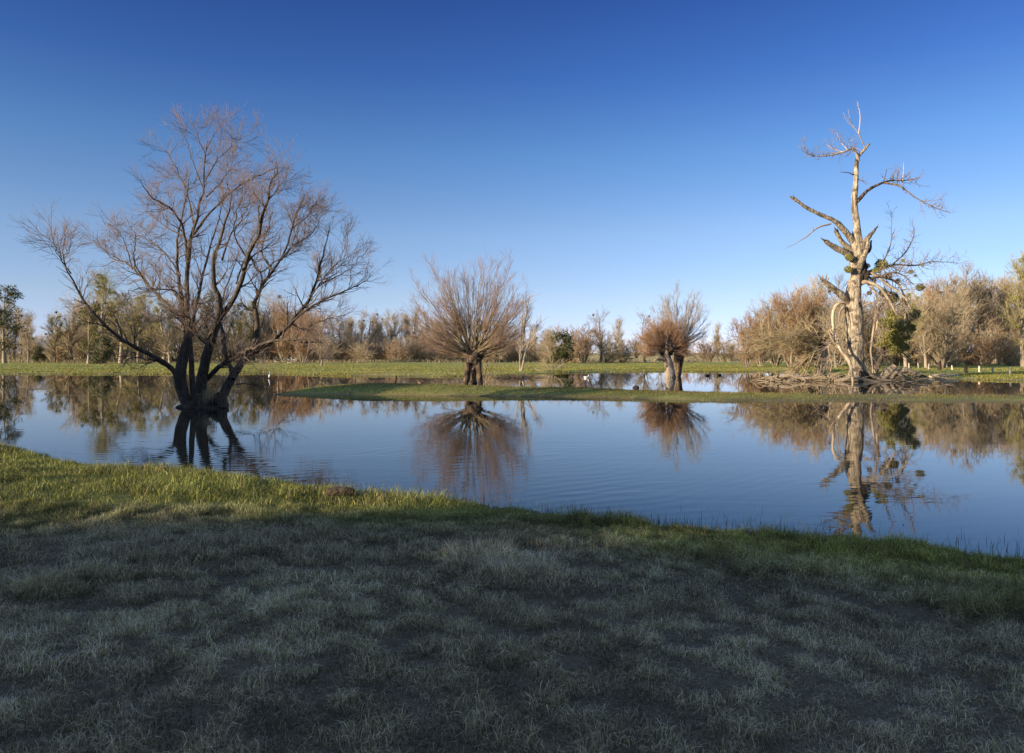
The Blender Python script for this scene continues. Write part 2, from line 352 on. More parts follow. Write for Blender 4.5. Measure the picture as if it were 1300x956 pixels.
# ------------------------------------------------------------ grass
def blades(mb, rng, x, y, h, wd, c0, c1, lean=.5, zoff=-.01, wind=(0, 0)):
    n = len(x); z = height(x, y)+zoff
    a = rng.uniform(0, TAU, n); sx = np.cos(a)*wd/2; sy = np.sin(a)*wd/2
    b = rng.uniform(0, TAU, n); le = lean*h*rng.uniform(.1, 1.3, n); lx = np.cos(b)*le+wind[0]*h; ly = np.sin(b)*le+wind[1]*h
    p = np.stack([x, y, z], -1); S = np.stack([sx, sy, 0*sx], -1)
    mid = p+np.stack([lx*.35, ly*.35, h*.6], -1); tip = p+np.stack([lx, ly, h*np.clip(1-.35*(le/h)**2, .35, 1)], -1)
    V = np.stack([p-S, p+S, mid+S*.75, mid-S*.75, tip], 1)
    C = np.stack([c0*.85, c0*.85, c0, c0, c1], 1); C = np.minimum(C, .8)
    o = mb.n; k = (np.arange(n)*5)[:, None]
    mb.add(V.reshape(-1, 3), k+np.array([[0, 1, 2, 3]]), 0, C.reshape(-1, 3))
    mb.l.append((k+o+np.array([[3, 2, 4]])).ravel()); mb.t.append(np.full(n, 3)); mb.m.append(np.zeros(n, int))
def grass_col(rng, x, y, fr):
    n = len(x)
    g = np.array([.145, .17, .032]); g2 = np.array([.26, .255, .06]); dry = np.array([.27, .21, .10])
    t = np.clip(fbm(x*.8, y*.8, s=51)+rng.normal(0, .18, n), 0, 1)[:, None]; c = g*(1-t)+g2*t
    d = (rng.random(n) < .10+.22*sstep(.5, .7, fbm(x*.6, y*.6, s=53)))[:, None]; c = np.where(d, dry, c)
    f0 = fr[:, None]; frc = np.array([.47, .385, .28]); frt = np.array([.82, .70, .58])
    v = rng.uniform(.65, 1.35, n)[:, None]
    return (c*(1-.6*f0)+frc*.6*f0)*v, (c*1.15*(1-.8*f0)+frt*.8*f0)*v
rng = np.random.default_rng(7)
gb = MB()
def field(n, y0, y1, hfun, wfun, side=1.6):
    # uniform in area over the wedge the camera could see, widened to both sides
    y = np.sqrt(rng.uniform(y0**2, y1**2, n)); hw = y*.70+side; x = rng.uniform(-1, 1, n)*hw
    s = y_near(x)-y; clump = fbm(x*2.2, y*2.2, s=61); keep = (s > -.12)&(rng.random(n) < .7+.8*clump)
    return x[keep], y[keep]
for n, y0, y1, wd in ((270000, 2.0, 4.6, .0034), (310000, 4.6, 7.5, .0045), (260000, 7.5, 15.5, .006)):
    x, y = field(n, y0, y1, None, None); fr = np.clip(frost_m(x, y)*.85+.15*frost_m(x, y)*rng.normal(0, 1, len(x)), 0, 1)
    big = fbm(x*.9, y*.9, s=63); tuft = sstep(.62, .72, vnoise(x*1.1, y*1.1, s=64))
    fr = fr*(1-.75*tuft*sstep(.5, .7, vnoise(x*.5, y*.5, s=66)))
    cl = sstep(.25, .75, fbm(x*7, y*7, s=67)); h = (.022+.03*big**1.5+.035*tuft)*(.75+1.0*cl)*rng.uniform(.5, 1.6, len(x))*(1.0+.25*(y > 7))
    c0, c1 = grass_col(rng, x, y, fr); pat = sstep(.4, .65, fbm(x*.8, y*1.1, s=69)); k_ = (.5+.85*cl)*(.82+.4*pat)
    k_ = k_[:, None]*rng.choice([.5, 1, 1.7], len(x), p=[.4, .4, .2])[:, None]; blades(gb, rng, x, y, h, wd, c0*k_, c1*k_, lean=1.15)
# longer grass of the sunny bank and the fringe in the shallow water
n = 60000; x = rng.uniform(-14, 9, n); yn = y_near(x)
s = rng.uniform(-.25, 2.2, n); y = yn-s; keep = rng.random(n) < (.1+1.2*sstep(.45, .65, fbm(x*1.5, y*1.5, s=71)))*np.where(x < -.8, 1, .55)
x, y, s = x[keep], y[keep], s[keep]; fr = frost_m(x, y)*.5; c0, c1 = grass_col(rng, x, y, fr)
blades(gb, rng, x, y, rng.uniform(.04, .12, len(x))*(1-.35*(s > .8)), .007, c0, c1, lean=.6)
tag(gb.build('grass', M['grass'], smooth=False), 'frosted short pasture grass on the near bank, green and sunlit along its left shore', 'grass', kind='stuff')
lt = MB(); n = 1500; y = np.sqrt(rng.uniform(2.2**2, 12**2, n)); x = rng.uniform(-1, 1, n)*(y*.7+1); k = (y_near(x)-y > .05)&(rng.random(n) < .25+sstep(.5, .65, fbm(x*.7, y*.7, s=93))); x, y = x[k], y[k]; n = len(x)
c = np.stack([x, y, height(x, y)+rng.uniform(.01, .05, n)], -1); a = unit(rng.normal(size=(n, 3))*[1, 1, .5]); b = unit(np.cross(a, rng.normal(size=(n, 3))*[.4, .4, 1])); sz = rng.uniform(.008, .022, n)[:, None]
lt.add(np.stack([c-a*sz, c+b*sz*.5, c+a*sz, c-b*sz*.5], 1).reshape(-1, 3), np.arange(n*4).reshape(-1, 4), 0, np.repeat(np.array([.17, .10, .05])*rng.uniform(.4, 1.7, (n, 1)), 4, 0))
tag(lt.build('leaf_litter', M['grass'], smooth=False), 'scattered small dead brown leaves lying in the near grass', 'dead leaves', kind='stuff')
fl = MB(); n = 420; x = rng.uniform(-9, 7, n); y = y_near(x)+.12+np.abs(rng.normal(0, .5, n)); k = rng.random(n) < .15+sstep(.5, .65, fbm(x*.8, y*.8, s=97)); x, y = x[k], y[k]; n = len(x)
a = rng.uniform(0, TAU, n); q = np.stack([np.cos(a), np.sin(a), 0*a], -1); p = np.stack([-np.sin(a), np.cos(a), 0*a], -1); l = rng.uniform(.006, .03, n)[:, None]; w_ = rng.uniform(.003, .009, n)[:, None]; c = np.stack([x, y, np.full(n, .004)], -1)
fl.add(np.stack([c-q*l, c-p*w_, c+q*l, c+p*w_], 1).reshape(-1, 3), np.arange(n*4).reshape(-1, 4), 0, np.repeat(np.array([.16, .12, .07])*rng.uniform(.3, 1.4, (n, 1)), 4, 0))
tag(fl.build('floating_debris', M['grass'], smooth=False), 'small floating plant bits drifting along the near bank', 'debris', kind='stuff')
# thin stalks rising from the shallows
rb = MB(); n = 3800; x = rng.uniform(-3.2, 8, n); s = -np.abs(rng.normal(0, .45, n)); y = y_near(x)-s*1.0
keep = (rng.random(n) < .15+sstep(.42, .62, vnoise(x*1.4, y*.6, s=73))); x, y, s = x[keep], y[keep], s[keep]
zz = height(x, y); hh = rng.uniform(.03, .13, len(x))-np.minimum(zz, 0)
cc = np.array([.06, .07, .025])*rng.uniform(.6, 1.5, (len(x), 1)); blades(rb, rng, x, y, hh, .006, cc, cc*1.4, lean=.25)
n = 900; x = rng.uniform(-12, 24, n); y = rng.uniform(26, 38, n)
zz = height(x, y); k = (zz > -.22)&(zz < .03); x, y, zz = x[k], y[k], zz[k]; cc = np.array([.10, .09, .03])*rng.uniform(.6, 1.5, (len(x), 1))
blades(rb, rng, x, y, rng.uniform(.05, .2, len(x))-zz, .014, cc, cc*1.3, lean=.3)
tag(rb.build('water_grass', M['grass'], smooth=False), 'thin grass stalks standing in the shallow water off the bank and the island', 'water grass', kind='stuff')
# island turf
ib = MB(); n = 150000; x = rng.uniform(-10.5, 34, n); y = rng.uniform(26.5, 37.5, n); zz = height(x, y)
k = (zz > .0)&(rng.random(n) < .12+1.0*sstep(.03, .13, zz+(fbm(x*1.3, y*1.3, s=24)-.5)*.12)); x, y = x[k], y[k]; c0, c1 = grass_col(rng, x, y, 0*x); 
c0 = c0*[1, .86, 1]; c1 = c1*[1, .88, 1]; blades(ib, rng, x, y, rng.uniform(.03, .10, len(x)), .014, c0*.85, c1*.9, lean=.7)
tag(ib.build('island_grass', M['grass'], smooth=False), 'short green turf covering the low grassy island in the flooded meadow', 'grass', kind='stuff')
# far shore tussocks and rough dry grass before the wood
fb = MB(); n = 230000; x = rng.uniform(-75, 75, n); y = y_far(x)+rng.exponential(14, n); k = (rng.random(n) < .2+sstep(.45, .65, fbm(x*.3, y*.5, s=81))); x, y = x[k], y[k]; k = y > 28; x, y = x[k], y[k]
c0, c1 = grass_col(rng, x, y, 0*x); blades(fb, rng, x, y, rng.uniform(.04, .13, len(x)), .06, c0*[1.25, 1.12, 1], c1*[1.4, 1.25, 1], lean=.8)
n = 60000; x = rng.uniform(-110, 110, n); y = rng.uniform(118, 150, n); k = rng.random(n) < sstep(.42, .6, fbm(x*.06, y*.15, s=83)); x, y = x[k], y[k]
cc = np.array([.42, .34, .19])*rng.uniform(.6, 1.2, (len(x), 1)); blades(fb, rng, x, y, rng.uniform(.25, .75, len(x)), .07, cc*.9, cc, lean=.4)
tag(fb.build('meadow_grass', M['grass'], smooth=False), 'grass of the far meadow with pale dry grass before the wood', 'grass', kind='stuff')

# ------------------------------------------------------------ leaves / mistletoe
def leafball(mb, rng, c, r, n, size, c0, c1, squash=(1, 1, 1), shell=.35):
    d = unit(rng.normal(size=(n, 3))); rad = rng.uniform(shell, 1, n)**.6
    nz = .82+.36*vnoise(d[:, 0]*2+c[0], d[:, 1]*2+c[1], d[:, 2]*2, s=3)
    p = np.asarray(c)+d*(rad*nz*r)[:, None]*np.asarray(squash)
    a = unit(rng.normal(size=(n, 3))); b = unit(np.cross(a, rng.normal(size=(n, 3))))
    s = size*rng.uniform(.5, 1.3, n)[:, None]
    V = np.stack([p-a*s, p+b*s*.45, p+a*s, p-b*s*.45], 1)
    col = np.asarray(c0)*(1-rad[:, None])+np.asarray(c1)*rad[:, None]; col = np.asarray(c0)+(np.asarray(c1)-np.asarray(c0))*rng.random((n, 1))
    mb.add(V.reshape(-1, 3), np.arange(n*4).reshape(-1, 4), 0, np.repeat(col, 4, 0))
MIS = ((.14, .14, .03), (.40, .35, .10))
def mistletoe(parent, rng, c, r, n=350, cols=MIS, name='mistletoe_clump', size=None):
    mb = MB(); leafball(mb, rng, c, r, n, size or r*.16, *cols, squash=(1, 1, .9)); c = np.asarray(c); e_ = c+unit(rng.normal(size=(24, 3)))*r*.95; tubes(mb, np.stack([np.broadcast_to(c, e_.shape), (c+e_)/2, e_], 1), np.tile([.012, .009, .004], (24, 1)), 3, 0, col=cols[1]); return mb.build(name, M['leaf'], parent, smooth=False)

def limb(pxs, d0, dslope=0.0, n=14, r=(.1, .03), dd=None):
    """pixel polyline at a distance d0 with the depth drifting along it -> resampled 3D line + radii"""
    k = len(pxs); pts = []
    for q, (a, b) in enumerate(pxs):
        d = d0+(dd[q] if dd else dslope*q/(k-1)); pts.append(P3(a, b, d))
    rad = np.interp(np.linspace(0, 1, k), np.linspace(0, 1, len(r)), r)
    return resample(pts, n, rad)
def ellipsoid(mb, c, r, lump, freq, seed, m=0, nu=20, nv=12):
    th, ph = np.meshgrid(np.linspace(0, TAU, nu, endpoint=False), np.linspace(.05, math.pi-.05, nv)); d = np.stack([np.cos(th)*np.sin(ph), np.sin(th)*np.sin(ph), np.cos(ph)], -1)
    p = d*np.asarray(r); q = p*freq+seed; k = 1+lump*2*(fbm(q[..., 0], q[..., 1], q[..., 2], s=int(seed))-.5); v = (p*k[..., None]+np.asarray(c)).reshape(-1, 3)
    i = np.arange(nv-1)[:, None]*nu; j = np.arange(nu)[None]; j2 = (j+1) % nu; mb.add(v, np.stack([i+j, i+nu+j, i+nu+j2, i+j2], -1).reshape(-1, 4), m)
def wob(rng, L, a):
    p, r = L; k = len(p); w = rng.normal(size=(k, 3))*a*np.linspace(0, 1, k)[:, None]; w[0] = 0
    return p+w, r
def cat2(*a):
    return np.concatenate([q[0] for q in a]), np.concatenate([q[1] for q in a])

# ------------------------------------------------------------ the flooded willow on the left
def flooded_tree():
    rng = np.random.default_rng(11); D = 24.2
    t = empty('flooded_tree', tuple(P3(255, 518, D)), 'tall many-stemmed bare tree standing in the water, reddish twigs, left of the island', 'tree')
    S = []   # (px line, depth drift, radii)
    S += [([(238,518),(228,495),(225,475),(231,450),(235,425),(233,395),(229,370),(225,342),(226,303),(231,272),(238,245),(240,222)], 1.0, (.26,.2,.14,.06,.015))]
    S += [([(242,518),(232,482),(236,450),(239,420),(237,385),(238,345),(242,310),(249,280),(257,240),(261,190),(264,178)], -.6, (.2,.17,.13,.07,.008))]
    S += [([(247,518),(244,480),(243,450),(241,430),(246,400),(255,362),(262,330),(272,296),(282,262),(290,225)], 1.8, (.2,.15,.1,.05,.012))]
    S += [([(258,518),(255,490),(259,468),(263,448),(270,425),(279,405),(279,385),(272,361),(271,327),(280,300),(288,270),(295,240)], -1.5, (.3,.24,.16,.08,.012))]
    S += [([(270,425),(280,402),(291,389),(306,358),(315,327),(329,292),(337,257),(345,228),(352,205)], -2.8, (.17,.12,.07,.012))]
    S += [([(282,518),(283,500),(290,488),(300,470),(311,455),(321,440),(327,418),(324,395),(325,379),(340,352),(357,328),(370,292),(379,265),(387,246)], 1.3, (.27,.2,.13,.06,.012))]
    S += [([(313,452),(337,439),(364,416),(389,386),(402,358),(408,330),(414,303),(420,285)], -2.0, (.13,.09,.05,.01))]
    S += [([(358,421),(391,392),(426,374),(457,361),(470,352)], .4, (.06,.04,.01))]
    S += [([(325,440),(345,433),(371,431),(398,430),(412,439),(424,450)], -2.4, (.09,.05,.01))]
    S += [([(262,482),(278,466),(291,457),(306,448),(326,439)], -1.2, (.13,.11,.07))]
    S += [([(296,482),(293,468),(286,445),(283,423),(279,400),(283,372),(296,345),(303,318)], 2.4, (.13,.09,.05,.012))]
    S += [([(234,500),(217,466),(182,446),(155,431),(128,408),(104,377),(88,344),(80,318),(86,298)], -2.2, (.13,.1,.07,.035,.01))]
    S += [([(90,347),(78,330),(72,315)], -2.4, (.03,.008))]
    S += [([(231,408),(220,394),(201,376),(182,354),(162,336),(139,325),(122,302)], 2.6, (.1,.07,.04,.01))]
    S += [([(235,385),(222,370),(209,368),(178,366),(158,372)], -2.2, (.05,.03,.008))]
    S += [([(168,342),(160,312),(148,292),(131,282)], 2.2, (.035,.008))]
    S += [([(239,335),(232,290),(217,265),(193,250),(176,228)], -2.6, (.07,.045,.01))]
    S += [([(229,350),(210,322),(190,305),(170,298)], 2.5, (.05,.03,.008))]
    S += [([(247,290),(238,245),(224,215),(212,192)], 1.6, (.05,.03,.008))]
    S += [([(246,298),(262,275),(275,262),(298,240),(321,226),(350,214),(366,212)], 1.8, (.07,.05,.03,.008))]
    S += [([(259,232),(275,205),(290,188),(304,172)], -1.4, (.035,.02,.007))]
    S += [([(258,240),(246,208),(236,178),(228,165)], 1.0, (.035,.02,.007))]
    S += [([(262,190),(275,165),(285,150)], .8, (.02,.006))]
    S += [([(261,196),(250,170),(246,152)], -.8, (.02,.006))]
    S += [([(228,478),(206,462),(186,456),(168,455),(153,466)], -1.0, (.06,.04,.01))]
    S += [([(300,488),(312,487),(330,490),(347,498),(357,503)], -1.6, (.035,.02,.008))]
    S += [([(318,325),(330,345),(352,330),(376,318),(396,292)], 2.8, (.05,.03,.008))]
    S += [([(369,410),(385,418),(400,410),(424,404),(440,408)], 1.2, (.04,.02,.008))]
    S += [([(315,330),(298,300),(300,270),(312,240)], -1.5, (.05,.03,.01))]
    S += [([(346,345),(332,318),(340,290),(346,268)], 2.2, (.05,.03,.01))]
    S += [([(266,440),(252,428),(240,405),(222,400),(200,410)], -1.9, (.05,.03,.01))]
    S += [([(357,330),(372,312),(396,296),(410,270)], 2.6, (.05,.03,.008))]
    S += [([(391,381),(412,352),(430,330),(438,312)], -1.0, (.05,.03,.008))]
    S += [([(408,360),(430,350),(448,338),(456,325)], 1.4, (.04,.02,.008))]
    S += [([(371,290),(392,272),(402,255)], -2.0, (.04,.02,.008))]
    S += [([(338,258),(352,240),(364,222)], 1.8, (.035,.02,.008))]
    S += [([(300,360),(310,330),(326,300),(330,272)], 2.6, (.05,.03,.01))]
    S += [([(282,330),(292,300),(308,275),(318,250)], -2.8, (.05,.03,.01))]
    S += [([(262,250),(280,232),(292,215),(296,196)], 2.2, (.04,.02,.008))]
    S += [([(235,300),(214,290),(196,275),(186,258)], 1.4, (.04,.02,.008))]
    S += [([(182,354),(170,330),(172,305),(166,288)], -1.8, (.04,.02,.008))]
    thick = MB(); br = MB(); L0 = []
    for q, (px, sl, rr) in enumerate(S):
        dd = None; off = {6: 1.0, 7: -.2, 12: -2.6, 15: 1.6}.get(q, 0)
        P, r = limb(px, D+off, sl, 22, rr); r = np.maximum(r*(.64 if q not in (0, 1, 2) else .52), .006); P, r = wob(rng, (P, r), .03)
        L0.append((P, r))
        m = r > .045
        tubes(thick, P, r, 10, 0, lump=.10, lfreq=5, seed=q)
    thick.build('trunk', M['bark_dark'], t)
    P0 = np.stack([a for a, _ in L0]); R0 = np.stack([b for _, b in L0])
    a = spawn(rng, P0, R0, 3.4, t=(.28, 1), ang=(28, 62), ln=(.6, 1.6), rf=.55, rmax=.03, rend=.006, up=.08, wander=.16, npts=8, tip=.45)
    b = spawn(rng, *a, 5.2, t=(.15, 1), ang=(25, 55), ln=(.4, 1.1), rf=.6, rmax=.012, rend=.0035, up=.07, wander=.16, npts=6, tip=.5)
    hi = (b[0][:, 0, 2] > 4.0)
    c = spawn(rng, *b, 9.5, t=(.1, 1), ang=(20, 50), ln=(.2, .65), rf=.6, rmax=.005, rend=.0022, up=.12, wander=.16, npts=4, tip=.6)
    d = spawn(rng, b[0][hi], b[1][hi], 6.0, t=(.3, 1), ang=(15, 40), ln=(.2, .6), rf=.6, rmax=.004, rend=.002, up=.15, wander=.12, npts=4, tip=.7)
    # fine twigs straight off the slim upper limbs
    e = spawn(rng, P0[:, 8:], R0[:, 8:], 5, t=(.1, 1), ang=(25, 60), ln=(.3, .9), rf=.5, rmax=.01, rend=.003, up=.12, wander=.15, npts=5)
    f = spawn(rng, *e, 6, t=(.1, 1), ang=(20, 50), ln=(.2, .5), rf=.6, rmax=.004, rend=.002, up=.12, wander=.15, npts=4)
    for q in (a, b, e): tubes(br, *q, 4 if q is a else 3, 0)
    for q in (c, d, f): 
        keep = q[0][:, -1, 2] > .05; tubes(br, q[0][keep], q[1][keep], 3, 1)
    print('flooded twigs', len(a[0]), len(b[0]), len(c[0]), len(d[0]))
    br.build('crown', [M['branch_dark'], M['twig_red']], t)
    # dark mound of roots and flood debris at the foot
    mb = MB()
    for px_, py_, rx, rz in ((243, 514, .3, .14), (252, 512, .26, .26), (262, 512, .24, .18), (270, 508, .24, .40), (277, 510, .24, .46), (262, 517, .62, .09), (236, 517, .3, .1), (284, 516, .2, .2)):
        c = P3(px_, py_, D+rng.uniform(-.25, .25)); c[2] = 0; ellipsoid(mb, c, (rx, rx*.8, rz), .55, 5.2, px_)
    mb.build('root_mound', M['dead_dark'], t)
    hb = MB(); n = 80; p = P3(266, 500, D-.3); P = []
    for k in range(n):
        s = p+rng.normal(size=3)*[.12, .06, .05]; dr = np.array([rng.normal()*.12-.03, rng.normal()*.05-.18, 0]); P.append([s, s+dr*.6+[0, 0, .05], s+dr+[0, 0, -rng.uniform(.1, .35)]])
    tubes(hb, np.array(P), np.tile([.005, .004, .002], (n, 1)), 3, 0); hb.build('dead_grass', M['thatch'], t)
    return t
flooded_tree()

# ------------------------------------------------------------ pollard willows
def pollard(name, label, D, trunk_px, trunk_r, head_px, head_r, rods, lenf, mats, seed, dens=(1.6, 2.6, 0), tw=(.9, .5), rr=.035, fatter=1.0, trunk_mat='bark_pollard', depth=1.0, stubs=(), tupb=.05, burl=1.0):
    rng = np.random.default_rng(seed); b0 = P3(*trunk_px[0], D); t = empty(name, tuple(b0), label, 'tree')
    tm = MB(); P, r = limb(trunk_px, D, 0, 20, trunk_r); tubes(tm, P, r, 18, 0, lump=.22, lfreq=3.2, seed=seed)
    for px, rad in stubs: P_, r_ = limb(px, D-.1, -.3, 9, rad); tubes(tm, P_, r_, 9, 0, cap=True, lump=.2, lfreq=4, seed=seed+3)
    tm.build('trunk', M[trunk_mat], t)
    hm = MB(); hc = P3(*head_px, D)
    for k in range(int(14*burl)):
        a = unit(rng.normal(size=3)*[1, 1, .6]); c = hc+a*head_r*.6
        tubes(hm, *resample([c-a*head_r*.5, c, c+a*head_r*rng.uniform(.3, .6)], 7, [head_r*.5, head_r*.42, head_r*.12]), 9, 0, lump=.3, lfreq=4, seed=k)
    if burl: hm.build('pollard_head', M['dead_dark'] if trunk_mat == 'bark_pollard' else M['bark_pollard'], t)
    RP = []; RR = []
    for k in range(rods):
        # direction in the picture plane by angle from vertical (deg, + right), depth by a random tilt
        th = R(rng.uniform(*lenf['range'])); ph = rng.uniform(-1, 1)*depth*.9
        Ln = lenf['f'](math.degrees(th))*rng.uniform(.6, 1.04)*(1-.22*abs(ph))
        dv = unit(np.array([math.sin(th), ph*(.35+.5*abs(math.sin(th))), math.cos(th)]))
        s = hc+dv*head_r*.5+rng.normal(size=3)*head_r*.25
        bend = lenf.get('bend', .12)
        d2 = dv+np.array([0, 0, bend]); m1 = s+dv*Ln*.45; m2 = m1+unit(d2)*Ln*.3; e = m2+unit(d2+np.array([0, 0, bend]))*Ln*.25
        p, q = resample([s, m1+rng.normal(size=3)*.03*Ln*.5, m2+rng.normal(size=3)*.03*Ln*.6, e], 12, [rr, rr*.7, rr*.4, .006]); q = q*rng.uniform(.45, 1.1)
        RP.append(p); RR.append(np.maximum(q, .004*fatter))
    RP = np.array(RP); RR = np.array(RR); cm = MB(); tubes(cm, RP, RR, 5, 0)
    a = spawn(rng, RP, RR, dens[0], t=(.22, 1), ang=(10, 32), ln=(tw[0]*.5, tw[0]*1.3), rf=.55, rmax=.016*fatter, rend=.0045*fatter, up=tupb, wander=.07, npts=6, tip=.6)
    b = spawn(rng, *a, dens[1], t=(.15, 1), ang=(12, 38), ln=(tw[1]*.5, tw[1]*1.4), rf=.6, rmax=.008*fatter, rend=.0035*fatter, up=tupb, wander=.08, npts=4, tip=.7)
    tubes(cm, *a, 3, 1); tubes(cm, *b, 3, 1)
    if dens[2]:
        c = spawn(rng, *b, dens[2], t=(.1, 1), ang=(12, 38), ln=(tw[1]*.35, tw[1]*.9), rf=.6, rmax=.006*fatter, rend=.003*fatter, up=tupb, wander=.08, npts=4, tip=.7); tubes(cm, *c, 3, 1)
    cm.build('crown', mats, t)
    return t
m1 = D1 = 43.4; s1 = D1/F
cw = pollard('pollard_willow', 'broad pollard willow with dark split trunk and a wide fan of long bare rods', D1,
    [(597,491),(597,478),(599,465),(602,452)], (.46, .36, .38, .5), (601, 452), .62, 150,
    dict(range=(-82, 76), f=lambda a: float(np.interp(a, [-82,-70,-55,-40,-25,-5,12,30,45,55,66,78], [70,96,112,120,124,126,124,122,108,94,78,56]))*s1, bend=.10),
    [M['rod'], M['rod_tip']], 21, dens=(3.0, 4.2, 2.8), tw=(1.0, .55), rr=.032, fatter=1.15)
def stubby():   # the split trunk's second leg and dead snags on the pollard head
    rng = np.random.default_rng(5); mb = MB()
    for px, rad in (([(610,490),(609,476),(607,460)], (.13, .15, .2)), ([(590,490),(593,474),(594,460)], (.16, .14, .2)), ([(600,455),(590,449),(583,444)], (.14, .09)), ([(606,452),(614,446),(618,440)], (.12, .07)), ([(598,458),(604,462),(600,470)], (.08, .07))):
        tubes(mb, *limb(px, D1-.35, 0, 9, rad), 10, 0, cap=True, lump=.25, lfreq=4, seed=3)
    mb.build('trunk_leg', M['bark_pollard'], cw)
stubby()
D2 = 54.5; s2 = D2/F
pollard('pollard_willow', 'right willow with pale leaning trunk and a dense ball of red-brown brush', D2,
    [(851,480),(850,468),(848,458),(843,450)], (.42, .34, .3, .3), (846, 444), .6, 210,
    dict(range=(-112, 108), f=lambda a: float(np.interp(a, [-112,-80,-45,0,40,80,108], [26,31,34,33,35,30,24]))*s2, bend=.03),
    [M['red_brush'], M['red_brush']], 33, dens=(4.5, 6, 0), tw=(.75, .5), rr=.02, fatter=1.7, trunk_mat='pale_trunk', depth=1.1,
    stubs=[([(847,461),(841,454),(834,448)], (.2, .12)), ([(843,456),(838,456),(831,457)], (.13, .06)), ([(846,452),(847,444),(847,438)], (.16, .1)), ([(843,452),(836,446),(833,440)], (.1, .05))])
pollard('pollard_willow', 'willow with dark upright trunk and taller pale crown, right behind the red-brown brush', D2+1.6,
    [(858,479),(860,464),(862,452),(863,440)], (.42, .36, .38, .36), (864, 440), .5, 46,
    dict(range=(-58, 68), f=lambda a: float(np.interp(a, [-60,-45,-25,-8,10,25,40,55,70], [45,58,64,74,76,68,60,52,40]))*s2, bend=.12),
    [M['pale_twig'], M['pale_twig']], 35, dens=(3.6, 5, 2.2), tw=(.9, .5), rr=.045, fatter=1.5)

